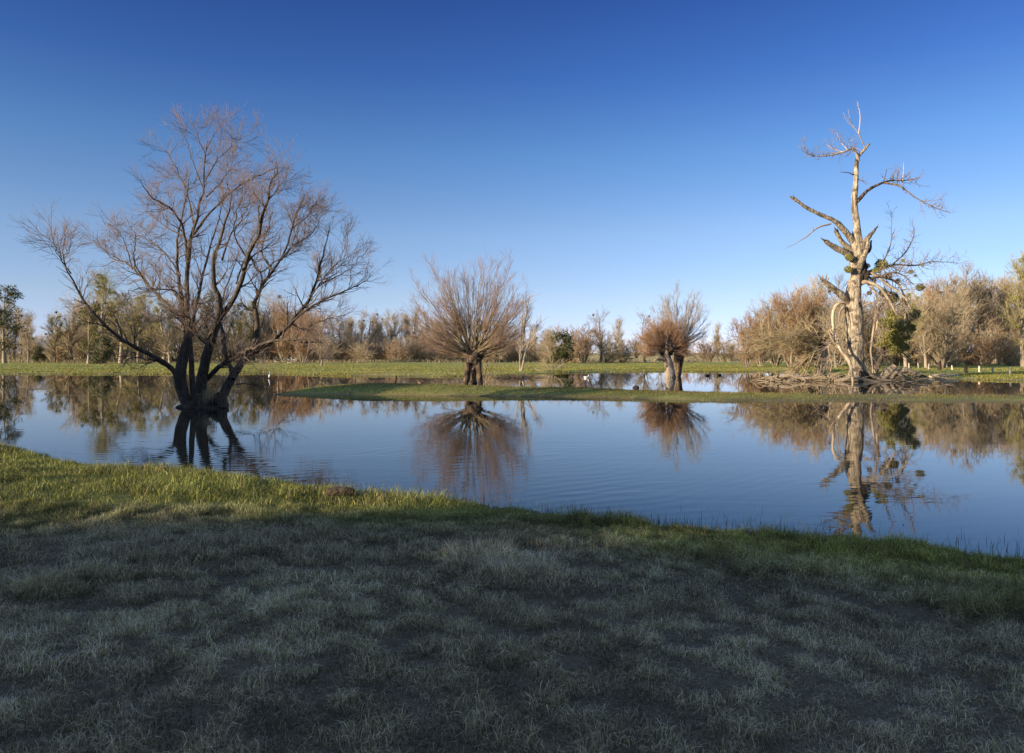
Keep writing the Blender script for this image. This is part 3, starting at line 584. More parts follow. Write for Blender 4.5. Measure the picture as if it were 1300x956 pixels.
# ------------------------------------------------------------ the dead tree
def dead_tree():
    rng = np.random.default_rng(17); D = 47.0; k = D/F
    t = empty('dead_tree', tuple(P3(1087, 484, D)), 'tall pale dead tree with broken limbs and a bare snag top, among driftwood', 'tree')
    mb = MB()
    P, r = limb([(1087,486),(1087,470),(1086,445),(1085,415),(1084,390),(1084,365),(1086,348),(1088,325),(1087,305),(1087,287),(1086,262),(1085,238),(1087,215),(1090,200),(1098,190),(1104,182)], D, 0, 150,
                [.56,.46,.47,.50,.49,.42,.33,.42,.34,.22,.18,.16,.14,.12,.09,.06])
    P = P+np.stack([np.sin(P[:, 2]*2.1)*.04, np.cos(P[:, 2]*1.7)*.04, 0*P[:, 2]], 1); P[:, 1] = D+(P[:, 1]-D)
    tubes(mb, P, r, 36, 0, cap=True, lump=.2, lfreq=4.2, seed=4)
    # buttress roots
    for a, l in ((1.9, 1.2), (2.9, 1.0), (4.4, 1.1), (5.3, 1.3), (.2, 1.2), (1.0, 1.0)):
        c = P[0]; e = c+np.array([math.cos(a)*l, math.sin(a)*l, -.25]); tubes(mb, *resample([c+[0, 0, 1.1], c+(e-c)*.35+[0, 0, .45], e], 10, [.10, .17, .07]), 9, 0, lump=.2, lfreq=3)
    mb.build('trunk', M['dead'], t)
    def L(px, rr, sl=0, d=0, n=16, name='limb', mat='dead', cap=True, lump=.15):
        q = MB(); A = limb(px, D+d, sl, n, rr); A = wob(rng, A, .015); tubes(q, *A, 10, 0, cap=cap, lump=lump*1.6+(.2 if name == 'drooping_branch' else 0), lfreq=5, seed=len(px))
        if A[1][-1] > .07:   # splintered end
            e = A[0][-1]; dr = unit(A[0][-1]-A[0][-3])
            for _ in range(9):
                o = rng.normal(size=3)*A[1][-1]*.5; l = rng.uniform(.15, .55); tubes(q, *resample([e+o-dr*.1, e+o+dr*l*.5, e+o*1.3+dr*l+rng.normal(size=3)*.04], 5, [.04, .03, .004]), 4, 0)
        q.build(name, M[mat], t); return A
    lim = []
    A = L([(1084,308),(1078,300),(1068,288),(1055,278),(1030,267),(1009,253)], (.24,.2,.16,.12,.10), -1.2, mat='dead'); 
    B = L([(1055,284),(1038,289),(1023,301),(997,316)], (.06,.045,.012), -.8, -.6, mat='dead_twig'); lim.append(B)
    L([(1084,330),(1075,322),(1060,314),(1048,306)], (.26,.2,.13), -.9)
    L([(1080,318),(1068,306),(1063,295)], (.2,.1), -.5)
    L([(1088,330),(1094,314),(1101,303),(1110,293)], (.28,.2,.09), -.6)
    L([(1087,350),(1092,335),(1100,318),(1103,300)], (.26,.2,.06), -.9)
    L([(1094,325),(1104,318),(1106,306)], (.12,.05), .8, mat='dead_dark')
    A = L([(1080,386),(1073,379),(1061,369),(1046,358)], (.27,.21,.17), -.9)
    for e in ((1040,352), (1043,349), (1050,348), (1053,353)):
        L([(1047,359), ((1047+e[0])/2, (359+e[1])/2), e], (.09,.02), -.2, -.95, n=6)
    # near-black lumps, their colour imitating the dark inside the trunk's cavities
    q = MB(); c = P3(1096, 345, D-.05)
    for z in range(9):
        o = rng.normal(size=3)*[.16, .1, .25]; tubes(q, *resample([c+o-[0, 0, .35], c+o, c+o+[.05, 0, .38]], 7, [.08, .2, .05]), 8, 0, lump=.35, lfreq=4, seed=z)
    q.build('dark_hollow', M['dead_dark'], t); q = MB()
    c = P3(1092, 474, D-.35)
    tubes(q, *resample([c-[0, 0, .5], c, c+[-.02, .1, .5]], 8, [.2, .17, .03]), 9, 0, lump=.3, lfreq=4)
    q.build('dark_hollow', M['dead_dark'], t)
    # snag top
    lim.append(L([(1090,205),(1087,193),(1083,188),(1073,192),(1055,197),(1030,197),(1018,186)], (.10,.07,.04,.012), -.8, mat='dead_twig'))
    lim.append(L([(1078,191),(1066,192),(1050,184)], (.04,.01), .9, mat='dead_twig'))
    lim.append(L([(1076,190),(1067,180),(1062,168)], (.03,.008), .4, mat='dead_twig'))
    lim.append(L([(1085,189),(1078,184),(1082,176)], (.03,.008), -.5, mat='dead_twig'))
    tw = [L([(1098,188),(1090,170),(1081,156),(1077,139)], (.04,.025,.01), -.4, mat='dead_twig'),
          L([(1090,170),(1092,149),(1088,129)], (.03,.01), .3, -.2, mat='dead_twig'),
          L([(1084,162),(1074,152),(1071,142)], (.02,.008), .3, -.2, mat='dead_twig'),
          L([(1081,157),(1073,146)], (.014,.006), -.3, -.3, mat='dead_twig')]
    R1 = L([(1088,256),(1100,243),(1109,237),(1121,232),(1133,229),(1151,229),(1168,226)], (.12,.09,.05,.015), 1.0, mat='bark_pollard')
    R2 = L([(1122,232),(1141,235.5),(1152,243),(1166,253),(1188,264),(1207,270)], (.07,.05,.03,.01), -1.6, .5, mat='bark_pollard')
    lim += [L([(1084,222),(1076,219),(1065,219)], (.04,.01), -.5, mat='branch_dark'), L([(1086,226),(1095,230),(1100,235)], (.04,.01), -.4, mat='branch_dark'), L([(1122,230),(1124,222),(1126,215)], (.04,.015), 0, .5, mat='branch_dark'),
            L([(1146,229),(1147,216),(1147,207)], (.03,.012), 0, .6, mat='dead_twig')]
    Rs = [R1, R2]
    drp = [L([(1080,386),(1070,384),(1061,388),(1057,402),(1059,421),(1065,441),(1078,459),(1083,484)], (.13,.09,.10,.07,.11,.08), -1.4, name='drooping_branch', mat='root'),
           L([(1078,392),(1071,390),(1066,397),(1064,408)], (.08,.06,.02), -1.0, name='drooping_branch', mat='root'),
           L([(1090,362),(1097,358),(1105,359),(1118,366),(1130,384),(1138,398)], (.15,.12,.09,.05), -1.0, name='drooping_branch', mat='root'),
           L([(1096,350),(1106,347),(1128,362),(1147,376),(1156,392)], (.09,.07,.04), -.5, name='drooping_branch', mat='root'),
           L([(1066,440),(1057,432),(1052,418),(1058,425)], (.05,.03), -.3, -1.0, name='drooping_branch', mat='root')]
    R3 = L([(1096,348),(1113,342),(1138,336),(1162,337),(1184,332),(1216,334)], (.12,.1,.05,.03,.01), 1.6, mat='branch_dark')
    R4 = L([(1100,346),(1118,336),(1130,312),(1132,290),(1131,266)], (.08,.05,.02,.01), 2.0, mat='branch_dark')
    R5 = L([(1130,338),(1148,322),(1160,300),(1158,282)], (.05,.03,.01), 2.0, 1.0, mat='branch_dark')
    R6 = L([(1094,352),(1110,352),(1135,346),(1150,352),(1160,362)], (.08,.05,.02), -1.0, mat='branch_dark')
    drp += [L([(1096,356),(1108,366),(1116,388),(1112,420)], (.09,.07,.04), -.8, .2, name='drooping_branch', mat='root'),
            L([(1097,346),(1122,352),(1142,362),(1150,388),(1147,410)], (.09,.07,.05,.03), .9, .2, name='drooping_branch', mat='root'),
            L([(1092,392),(1104,384),(1112,392),(1106,440),(1108,474)], (.08,.07,.05), -.4, -.2, name='drooping_branch', mat='root'),
            L([(1064,430),(1052,440),(1056,462),(1052,480)], (.06,.05,.03), .5, -1.0, name='drooping_branch', mat='root')]
    q = MB()
    def spr(A, dens, ln, ang=(30, 75), up=.12, rm=.012, sub=3.0, sl=(.15, .5), grav=0):
        P_ = np.stack([x for x, _ in A]); R_ = np.stack([y for _, y in A])
        a = spawn(rng, P_, R_, dens, t=(.15, 1), ang=ang, ln=ln, rf=.6, rmax=rm*1.6, rend=.006, up=up, wander=.2, npts=7, tip=.7)
        b = spawn(rng, *a, sub, t=(.15, 1), ang=(25, 60), ln=sl, rf=.6, rmax=rm, rend=.005, up=up, wander=.15, npts=4, tip=.7)
        tubes(q, *a, 3, 0); tubes(q, *b, 3, 0)
    spr(lim[1:5], 8, (.3, 1.3), sub=5, rm=.016); spr(lim[4:], 2.5, (.3, .8)); spr(tw, .8, (.2, .6), ang=(15, 35), rm=.008); spr([B], .6, (.2, .5))
    spr([(R1[0][7:], R1[1][7:]), (R2[0][7:], R2[1][7:])], 10, (.5, 1.7), up=.14, sub=5, rm=.016); spr([R3, R6], 9, (.4, 1.9), up=.05, sub=5, rm=.015); spr([R4, R5], 8.0, (.3, 1.2), up=.05, sub=3.5)
    spr(drp[2:4]+drp[4:], 6, (.6, 2.0), up=-.03, sub=4, sl=(.3, .9), rm=.018); spr(drp[:2], 3, (.3, .9), up=-.08)
    q.build('crown', M['pod_twig'], t)
    for (a, b, r_, n, dd) in ((1078,327,.32,500,-.5), (1077,342,.34,500,-.5), (1119,336,.55,400,.3), (1128,350,.34,300,.2), (1108,356,.3,250,.3), (1132,378,.55,800,.6), (1146,331,.2,200,.3), (1156,345,.22,200,.3), (1171,337,.14,120,.8), (1112,344,.3,260,-.2), (1140,356,.24,220,.4), (1122,372,.4,400,.3), (1100,338,.3,260,.4), (1162,350,.16,140,.6), (1104,372,.22,200,.2), (1181,334,.12,100,1.2), (1168,365,.36,400,1.0)):
        o = mistletoe(t, rng, P3(a, b, D+dd), r_*.8, int(n*1.6))
    return t
dead_tree()

def ivy_tree():
    """small leaning tree smothered in evergreen mistletoe right of the dead tree"""
    rng = np.random.default_rng(23); D = 51.0
    t = empty('mistletoe_tree', tuple(P3(1113, 468, D)), 'low leaning tree hung with a big green mistletoe mass right of the dead tree', 'tree')
    q = MB(); Ls = []
    for px, rr, sl in (([(1109,476),(1115,462),(1121,450),(1121,437),(1115,418),(1116,402)], (.2,.16,.1,.05), .3), ([(1120,440),(1132,428),(1146,416),(1158,404)], (.12,.08,.04), 1.0), ([(1119,448),(1134,444),(1146,448),(1155,456)], (.08,.05,.03), -.5), ([(1115,418),(1105,404),(1098,398)], (.06,.03), -.5), ([(1121,436),(1130,420),(1133,400),(1140,385)], (.1,.05,.02), .5)):
        A = limb(px, D, sl, 14, rr); A = wob(rng, A, .03); Ls.append(A); tubes(q, *A, 9, 0, lump=.15)
    q.build('trunk', M['bark_dark'], t)
    P_ = np.stack([x for x, _ in Ls]); R_ = np.stack([y for _, y in Ls]); c = MB()
    a = spawn(rng, P_, R_, 5, t=(.3, 1), ang=(30, 70), ln=(.6, 1.7), rf=.5, rmax=.02, rend=.006, up=.03, wander=.18, npts=7); b = spawn(rng, *a, 4, ang=(25, 60), ln=(.3, .8), rf=.6, rmax=.01, rend=.005, up=.02, wander=.15, npts=4)
    tubes(c, *a, 3, 0); tubes(c, *b, 3, 0); c.build('crown', M['far_twig'], t)
    for (x_, y_, r_, dd) in ((1136,412,.55,-.3), (1128,428,.6,-.5), (1145,424,.6,0), (1138,440,.58,-.2), (1122,410,.42,-.5), (1150,404,.4,.2), (1161,398,.36,.3), (1156,416,.32,.2), (1131,398,.3,.4), (1148,440,.3,0), (1118,436,.28,-.3)):
        mistletoe(t, rng, P3(x_, y_, D+dd), r_*1.15, int(2900*r_), size=.06)
ivy_tree()

def fallen_willow():
    rng = np.random.default_rng(29); D = 52.0; t = empty('fallen_willow', tuple(P3(1040, 476, D)), 'collapsed willow of yellowish arching branches spread low left of the dead tree', 'tree')
    q = MB(); tubes(q, *limb([(1039,479),(1041,465),(1044,450),(1043,436)], D, 0, 14, (.26,.22,.2,.24)), 12, 0, lump=.25, lfreq=3); tubes(q, *limb([(1041,466),(1048,452),(1050,442)], D, .3, 8, (.12,.14)), 9, 0, lump=.25); q.build('trunk', M['root'], t)
    h = MB(); c0 = P3(1044, 437, D)
    for k in range(14):
        a = unit(rng.normal(size=3)); tubes(h, *resample([c0-a*.15, c0+a*.25, c0+a*.5], 6, [.14, .12, .03]), 7, 0, lump=.3, lfreq=4, seed=k)
    h.build('pollard_head', M['dead_dark'], t)
    Ps = []; Rs = []
    for k in range(95):
        ty = rng.random(); sgn = -1 if rng.random() < .84 else 1
        reach = rng.uniform(30, 128) if sgn < 0 else rng.uniform(15, 45); top = rng.uniform(0, 16) if reach > 45 else rng.uniform(-5, 25); ey = 437+rng.uniform(-22, 30)*reach/110
        dz = rng.uniform(-2.6, 2.6); j = lambda: rng.normal()*2.2
        pts = [(1043, 437), (1043+sgn*reach*.3, 437-top*.7+j()), (1043+sgn*reach*.62, 437-top+(ey-437)*.4+j()), (1043+sgn*reach, min(ey, 480))]
        A = limb(pts, D, 0, 14, (.045,.035,.024,.010), dd=[0, dz*.4, dz*.8, dz*1.1]); Ps.append(A[0]); Rs.append(A[1]*rng.uniform(.5, 1.1))
    for k in range(16):   # props reaching down into the water and tall shoots
        x = rng.uniform(985, 1035); A = limb([(1042, 440), ((1042+x)/2+4, 452+rng.normal()*4), (x, 481)], D, rng.uniform(-2, 1), 14, (.07,.05,.03)); Ps.append(A[0]); Rs.append(A[1])
    for k in range(12):
        x = rng.uniform(960, 1035); b = rng.uniform(425, 440); A = limb([(x, b), (x+rng.normal()*3, b-18), (x-4+rng.normal()*6, b-rng.uniform(25, 48))], D, rng.uniform(-1, 1), 14, (.03,.02,.008)); Ps.append(A[0]); Rs.append(A[1])
    Ps = np.array(Ps); Rs = np.array(Rs); c = MB(); tubes(c, Ps, Rs, 5, 0)
    a = spawn(rng, Ps, Rs, 1.8, t=(.2, 1), ang=(20, 55), ln=(.5, 1.8), rf=.6, rmax=.022, rend=.007, up=.03, wander=.14, npts=7); b = spawn(rng, *a, 2.6, ang=(25, 60), ln=(.3, .9), rf=.6, rmax=.011, rend=.006, up=.03, wander=.15, npts=4)
    tubes(c, *a, 3, 0); tubes(c, *b, 3, 0); c.build('crown', [M['rod']], t)
fallen_willow()

def driftwood():
    rng = np.random.default_rng(31)
    o = MB(); D = 48.0
    t = empty('driftwood_pile', tuple(P3(1090, 484, D)), 'tangle of pale roots, sticks and broken wood heaped round the foot of the dead tree', 'driftwood')
    for k in range(330):
        x = rng.choice([rng.uniform(975, 1075), rng.normal(1128, 28)]); b = rng.uniform(-1.9, 1.9); base = P3(x, 480, D+b); base[2] = rng.uniform(-.02, .16) if x < 1080 else abs(rng.normal())*.22
        a = rng.normal()*.6+(0 if rng.random() < .5 else math.pi); l = rng.uniform(.3, 1.5); e = base+np.array([math.cos(a)*l, math.sin(a)*l*.7, rng.normal()*.2+.08]); m_ = (base+e)/2+rng.normal(size=3)*[.1, .1, .12]+[0, 0, .06]
        r = rng.uniform(.012, .05); tubes(o, *resample([base, m_, e], 8, [r, r*.9, r*.35]), 5, 0)
    o.build('sticks', M['driftwood'], t)
    q = MB()
    for px, rr, dd in (([(1080,452),(1086,462),(1099,472),(1109,480),(1121,483)], (.07,.11,.1,.06), -.4), ([(1090,455),(1100,470),(1115,481),(1142,485)], (.06,.09,.05), -.8), ([(1110,484),(1125,478),(1148,470),(1162,474),(1166,482)], (.08,.12,.11,.05), 0), ([(1118,481),(1126,474),(1136,465)], (.15,.17,.13), -.3), ([(1147,468),(1156,474),(1164,480)], (.12,.12,.07), .3),
                       ([(1122,470),(1135,476),(1160,482),(1186,483)], (.07,.08,.04), .4), ([(978,480),(1000,477),(1022,481),(1045,479)], (.07,.09,.05), -.2), ([(1060,484),(1085,481),(1120,486)], (.09,.1,.05), -1.2), ([(1130,484),(1138,473),(1150,484)], (.06,.08,.05), -.6)):
        A = limb(px, D+dd-.6, 0, 16, [z*1.5 for z in rr]); tubes(q, *A, 10, 0, cap=True, lump=.3, lfreq=4, seed=int(px[0][0]))
    q.build('bent_root', M['root'], t)
    dk = MB()
    for k in range(16):
        c = P3(rng.normal(1120, 24), 481, D+.6+rng.uniform(-.3, .8)); c[2] = .05; a = rng.uniform(0, TAU); e = c+np.array([math.cos(a)*.6, math.sin(a)*.4, .25]); tubes(dk, *resample([c-[0, 0, .2], (c+e)/2, e], 7, [.16, .18, .05]), 8, 0, lump=.35, lfreq=4, seed=k)
    dk.build('rotten_stump', M['dead_dark'], t)
    # the thick pale log right of the pile
    b = MB(); P, r = limb([(1181,479),(1190,478.5),(1205,478),(1217,478)], 53, .6, 14, (.15,.21,.215,.2)); tubes(b, P, r, 14, 0, cap=True, lump=.08, lfreq=3)
    tag(b.build('log', M['root']), 'thick straight pale log lying at the waterline right of the driftwood', 'log')
driftwood()

# ------------------------------------------------------------ sapling, brush, sticks, posts, birds
def sapling(name, label, px, py, D, stems, spread, seed, dens=(3, 4), ln=.9, mats=('far_trunk', 'pale_twig'), cat='tree', fat=1.0, up=.1):
    rng = np.random.default_rng(seed); b = P3(px, py, D); b[2] = float(height(b[0], b[1])); t = empty(name, tuple(b), label, cat); k = MB(); Ps = []; Rs = []
    for (tx, ty, r) in stems:
        e = P3(tx, ty, D); m_ = (b+e)/2+np.array([(tx-px)*-.15*D/F, rng.normal()*spread*.3, 0]); e[1] += rng.normal()*spread
        A = resample([b+[rng.normal()*.06, 0, -.1], m_, e], 14, [r, r*.6, .012]); A = wob(rng, A, .02); Ps.append(A[0]); Rs.append(A[1]); tubes(k, *A, 7, 0, lump=.1)
    k.build('trunk', M[mats[0]], t); Ps = np.array(Ps); Rs = np.array(Rs); c = MB()
    a = spawn(rng, Ps, Rs, dens[0], t=(.25, 1), ang=(20, 50), ln=(ln*.4, ln*1.3), rf=.5, rmax=.03*fat, rend=.008*fat, up=up, wander=.1, npts=6); b_ = spawn(rng, *a, dens[1], ang=(20, 45), ln=(ln*.25, ln*.7), rf=.6, rmax=.012*fat, rend=.006*fat, up=up, wander=.1, npts=4)
    tubes(c, *a, 3, 0); tubes(c, *b_, 3, 0); c.build('crown', M[mats[1]], t); return t
sapling('young_tree', 'slender two-stemmed young tree on the far shore right behind the pollard willow', 661, 473, 67, [(672, 378, .16), (688, 404, .12), (655, 418, .08), (664, 386, .12)], .7, 3, dens=(4, 5), ln=1.5, fat=1.3)
sapling('shrub', 'small dark twiggy shrub beside the pollard willow trunk', 613, 482, 46, [(620, 458, .05), (630, 456, .04), (612, 455, .05), (634, 468, .03)], .4, 4, dens=(5, 5), ln=.7, mats=('bark_dark', 'far_twig'), cat='shrub')
sapling('shrub', 'low tangle of bare brushwood on the far shore right of the young tree', 700, 474, 66, [(690, 462, .05), (708, 458, .05), (716, 464, .05), (684, 470, .04), (700, 455, .04)], .8, 6, dens=(6, 6), ln=1.1, mats=('far_trunk', 'far_twig'), cat='shrub', fat=1.3)

def stick(name, label, cat, px, D, r, mat, sides=7, cap=True, group=None, sink=True):
    mb = MB(); P, q = limb(px, D, 0, 10, r)
    tubes(mb, P, q, sides, 0, cap=cap, lump=.12, lfreq=8)
    o = mb.build(name, M[mat]); c = P[0].copy(); me = o.data; me.transform(__import__('mathutils').Matrix.Translation(-Vector(c))); o.location = c
    return tag(o, label, cat, group)
stick('stick', 'dark leaning stick poking out of the water behind the grassy island', 'stick', [(499,490),(501,486),(503,480),(502.5,477)], 43, (.09,.08,.03), 'dead_dark')
stick('stick', 'pale broken stub standing at the left tip of the island', 'stick', [(397,495),(397.3,487),(398,481)], 33, (.05,.045,.03), 'root')
stick('stick', 'thin upright dark stick in the water left of the leaning one', 'stick', [(451,489),(451,484),(451.5,479)], 41, (.03,.03,.02), 'bark_dark')
for (a, b, r, lab) in ((1072, 476, .05, ''),): pass
lg = stick('log', 'short dark log lying in the grass at the near water edge', 'log', [(417,639),(426,637.5),(438,637),(449,638)], 8.2, (.045,.052,.05,.038), 'dead_dark', 12)
lg.location.z = float(height(lg.location.x, lg.location.y))+.095
stick('stick', 'thin dark stick floating on the water above the short log', 'stick', [(428,623),(440,620.5),(452,621),(466,622)], 9.55, (.012,.014,.012,.006), 'bark_dark').location.z = .004
# half sunk brush between young tree and willow
def brush():
    rng = np.random.default_rng(41); mb = MB(); c = P3(652, 479.5, 53)
    for k in range(60):
        b = c+rng.normal(size=3)*[.7, .4, 0]; b[2] = -.03; a = rng.normal()*.5+(math.pi if rng.random() < .5 else 0); l = rng.uniform(.3, .9); e = b+np.array([math.cos(a)*l, math.sin(a)*l*.6, rng.uniform(0, .3)]); tubes(mb, *resample([b, (b+e)/2+[0, 0, .05], e], 6, [.02, .018, .008]), 4, 0)
    tag(mb.build('brushwood', M['bark_dark']), 'dark half sunk brushwood in the water right of the pollard willow', 'driftwood')
brush()
# tree root lump in the water
def lump(label, px, py, D, w, h, mat='dead_dark'):
    rng = np.random.default_rng(3); mb = MB(); c = P3(px, py, D); c[2] = -.02
    tubes(mb, *resample([c-[w/2, 0, .03], c-[w*.2, 0, -.03], c+[w*.2, 0, .02], c+[w/2, 0, -.04]], 12, [h*.35, h*.75, h*.7, h*.25]), 12, 0, cap=True, lump=.3, lfreq=9); tag(mb.build('stump', M[mat]), label, 'stump')
lump('round black stump barely above the water in front of the right willows', 807.5, 492.5, 38, .34, .16)

PL = [(1125.5,462.5,458,90),(1133.6,462.5,458,90),(1142,464.6,458,84),(1148,464.5,461,84),(1154,467,460,77),(1166,469.5,462,72),(1172.6,464,459,86),(1178.5,471.5,464.6,68),(1202,464.6,458.4,84),(1209,472,466,66),(1237.7,457,450,140),(1243,475.7,467,59.5),(1260,477,469,57.5),(1282,478,469,56),(1264.7,457,451,138),(1277,460,455,112),(1284,455.5,451,140)]
lb = ['first from the left, close by the mistletoe tree', 'second from the left', 'third from the left', 'fourth from the left, shortest one', 'fifth from the left, above the driftwood', 'sixth from the left', 'seventh from the left, set farther back', 'eighth from the left, just left of the pale log', 'behind the pale log', 'at the right end of the pale log', 'far back by the wood', 'thickest, on the shore right of the log', 'middle of the three on the right shore', 'rightmost of the three on the right shore', 'far back, left of the last two', 'far back near the right edge', 'farthest back at the right edge']
rng = np.random.default_rng(51)
for (a, b, c, D), l in zip(PL, lb):
    r = .085 if D < 62 else .075; p = P3(a, b, D); g = float(height(p[0], p[1])); mb = MB(); h = (b-c)*D/F
    ln = rng.normal()*.04
    tubes(mb, *resample([(0, 0, -.2), (ln*.5, 0, h*.5), (ln, 0, h*.93), (ln, 0, h)], 8, [r, r*.95, r*.9, r*.55]), 8, 0, cap=True, lump=.15, lfreq=6)
    o = mb.build('fence_post', M['post']); o.location = (p[0], p[1], max(g, 0)); tag(o, 'weathered pale fence post, '+l, 'post', 'old fence posts on the right shore')
    if D > 100: o.location.z = g
# dark stumps among the fence posts
def dark_stump(px, py, D, h, r, label):
    mb = MB(); p = P3(px, py, D); g = float(height(p[0], p[1])); tubes(mb, *resample([(0, 0, -.2), (.03, 0, h*.6), (.0, 0, h)], 8, [r, r*.8, r*.6]), 9, 0, cap=True, lump=.3, lfreq=5); o = mb.build('stump', M['dead_dark']); o.location = (p[0], p[1], g); tag(o, label, 'stump')
dark_stump(1192, 473, 66, .75, .2, 'dark broken tree stump between the fence posts, above the pale log')
dark_stump(1225.5, 477, 58, .6, .17, 'dark rotten stump at the shore right of the pale log')

def bird(name, label, px, py, D, s, cols, yaw=0, upright=False, cat='bird'):
    p = P3(px, py, D); g = max(float(height(p[0], p[1])), 0)
    t = empty(name, (p[0], p[1], g), label, cat); t.rotation_euler = (0, 0, 0)
    ca, sa = math.cos(yaw), math.sin(yaw)
    def T(a): a = np.asarray(a, float)*s; return np.stack([a[:, 0]*ca-a[:, 1]*sa+p[0], a[:, 0]*sa+a[:, 1]*ca+p[1], a[:, 2]+g], 1)
    if upright: pts = [(-.12,0,.12),(-.05,0,.2),(0,0,.34),(.03,0,.5),(.05,0,.62),(.03,0,.75),(.05,0,.84),(.1,0,.86),(.14,0,.85)]; rad = [.02,.09,.12,.1,.05,.035,.045,.045,.015]
    else: pts = [(-.34,0,.16),(-.22,0,.1),(-.05,0,.07),(.12,0,.09),(.2,0,.17),(.22,0,.26),(.24,0,.33),(.3,0,.34),(.34,0,.33)]; rad = [.015,.09,.14,.12,.06,.042,.055,.05,.02]
    mb = MB(); A = resample(T(pts), 30, np.array(rad)*s); tubes(mb, *A, 12, 0, cap=True); mb.build('body', cols[0], t)
    w = MB()
    for sg in (-1, 1):
        q = [(-.28,.07*sg,.15),(-.1,.13*sg,.14),(.08,.1*sg,.13)] if not upright else [(-.1,.05*sg,.16),(-.02,.09*sg,.3),(.02,.07*sg,.46)]
        tubes(w, *resample(T(q), 10, np.array([.015,.055,.03])*s), 8, 0)
    w.build('wings', cols[1], t)
    b = MB(); q = [(.33,0,.33),(.38,0,.32),(.42,0,.31)] if not upright else [(.13,0,.85),(.19,0,.84),(.25,0,.83)]; tubes(b, *resample(T(q), 5, np.array([.02,.015,.005])*s), 6, 0); b.build('beak', cols[2], t)
    if upright:
        l = MB()
        for sg in (-1, 1): tubes(l, *resample(T([(0,.03*sg,.26),(.01,.03*sg,.1),(0,.03*sg,-.1)]), 6, np.array([.02,.012,.012])*s), 5, 0)
        l.build('legs', cols[2], t)
def plain(name, c, r=.7):
    m, nt_, b = newmat(name); n = N_(nt_, 'ShaderNodeTexNoise', Scale=20.0); tc = N_(nt_, 'ShaderNodeTexCoord'); nt_.links.new(tc.outputs['Object'], n.inputs['Vector'])
    nt_.links.new(ramp(nt_, n.outputs[0], [(.3, tuple(x*.8 for x in c)), (.7, c)]), b.inputs['Base Color']); b.inputs['Roughness'].default_value = r; return m
WH = plain('white_feathers', (.82, .8, .76)); GB = plain('brown_feathers', (.2, .13, .08)); DK = plain('dark_feathers', (.02, .018, .016)); BK = plain('dull_orange_beak', (.4, .16, .04))
bird('egret', 'white egret standing upright in the water right of the flooded tree', 342, 481, 52, .52, (WH, WH, BK), .3, True)
bird('duck', 'pale duck swimming far out between the pollard willow and right willows', 744.5, 480.5, 53, .62, (WH, WH, BK), .2)
bird('goose', 'dark backed goose with pale belly resting behind the island', 534, 487.5, 43, .6, (GB, DK, BK), math.pi)
bird('duck', 'small dark duck on the bright water, left one of the close pair', 898.5, 477.5, 58, .65, (DK, GB, BK), 0)
bird('duck', 'small dark duck on the bright water, right one of the close pair', 913, 476.8, 59, .65, (DK, GB, BK), math.pi)

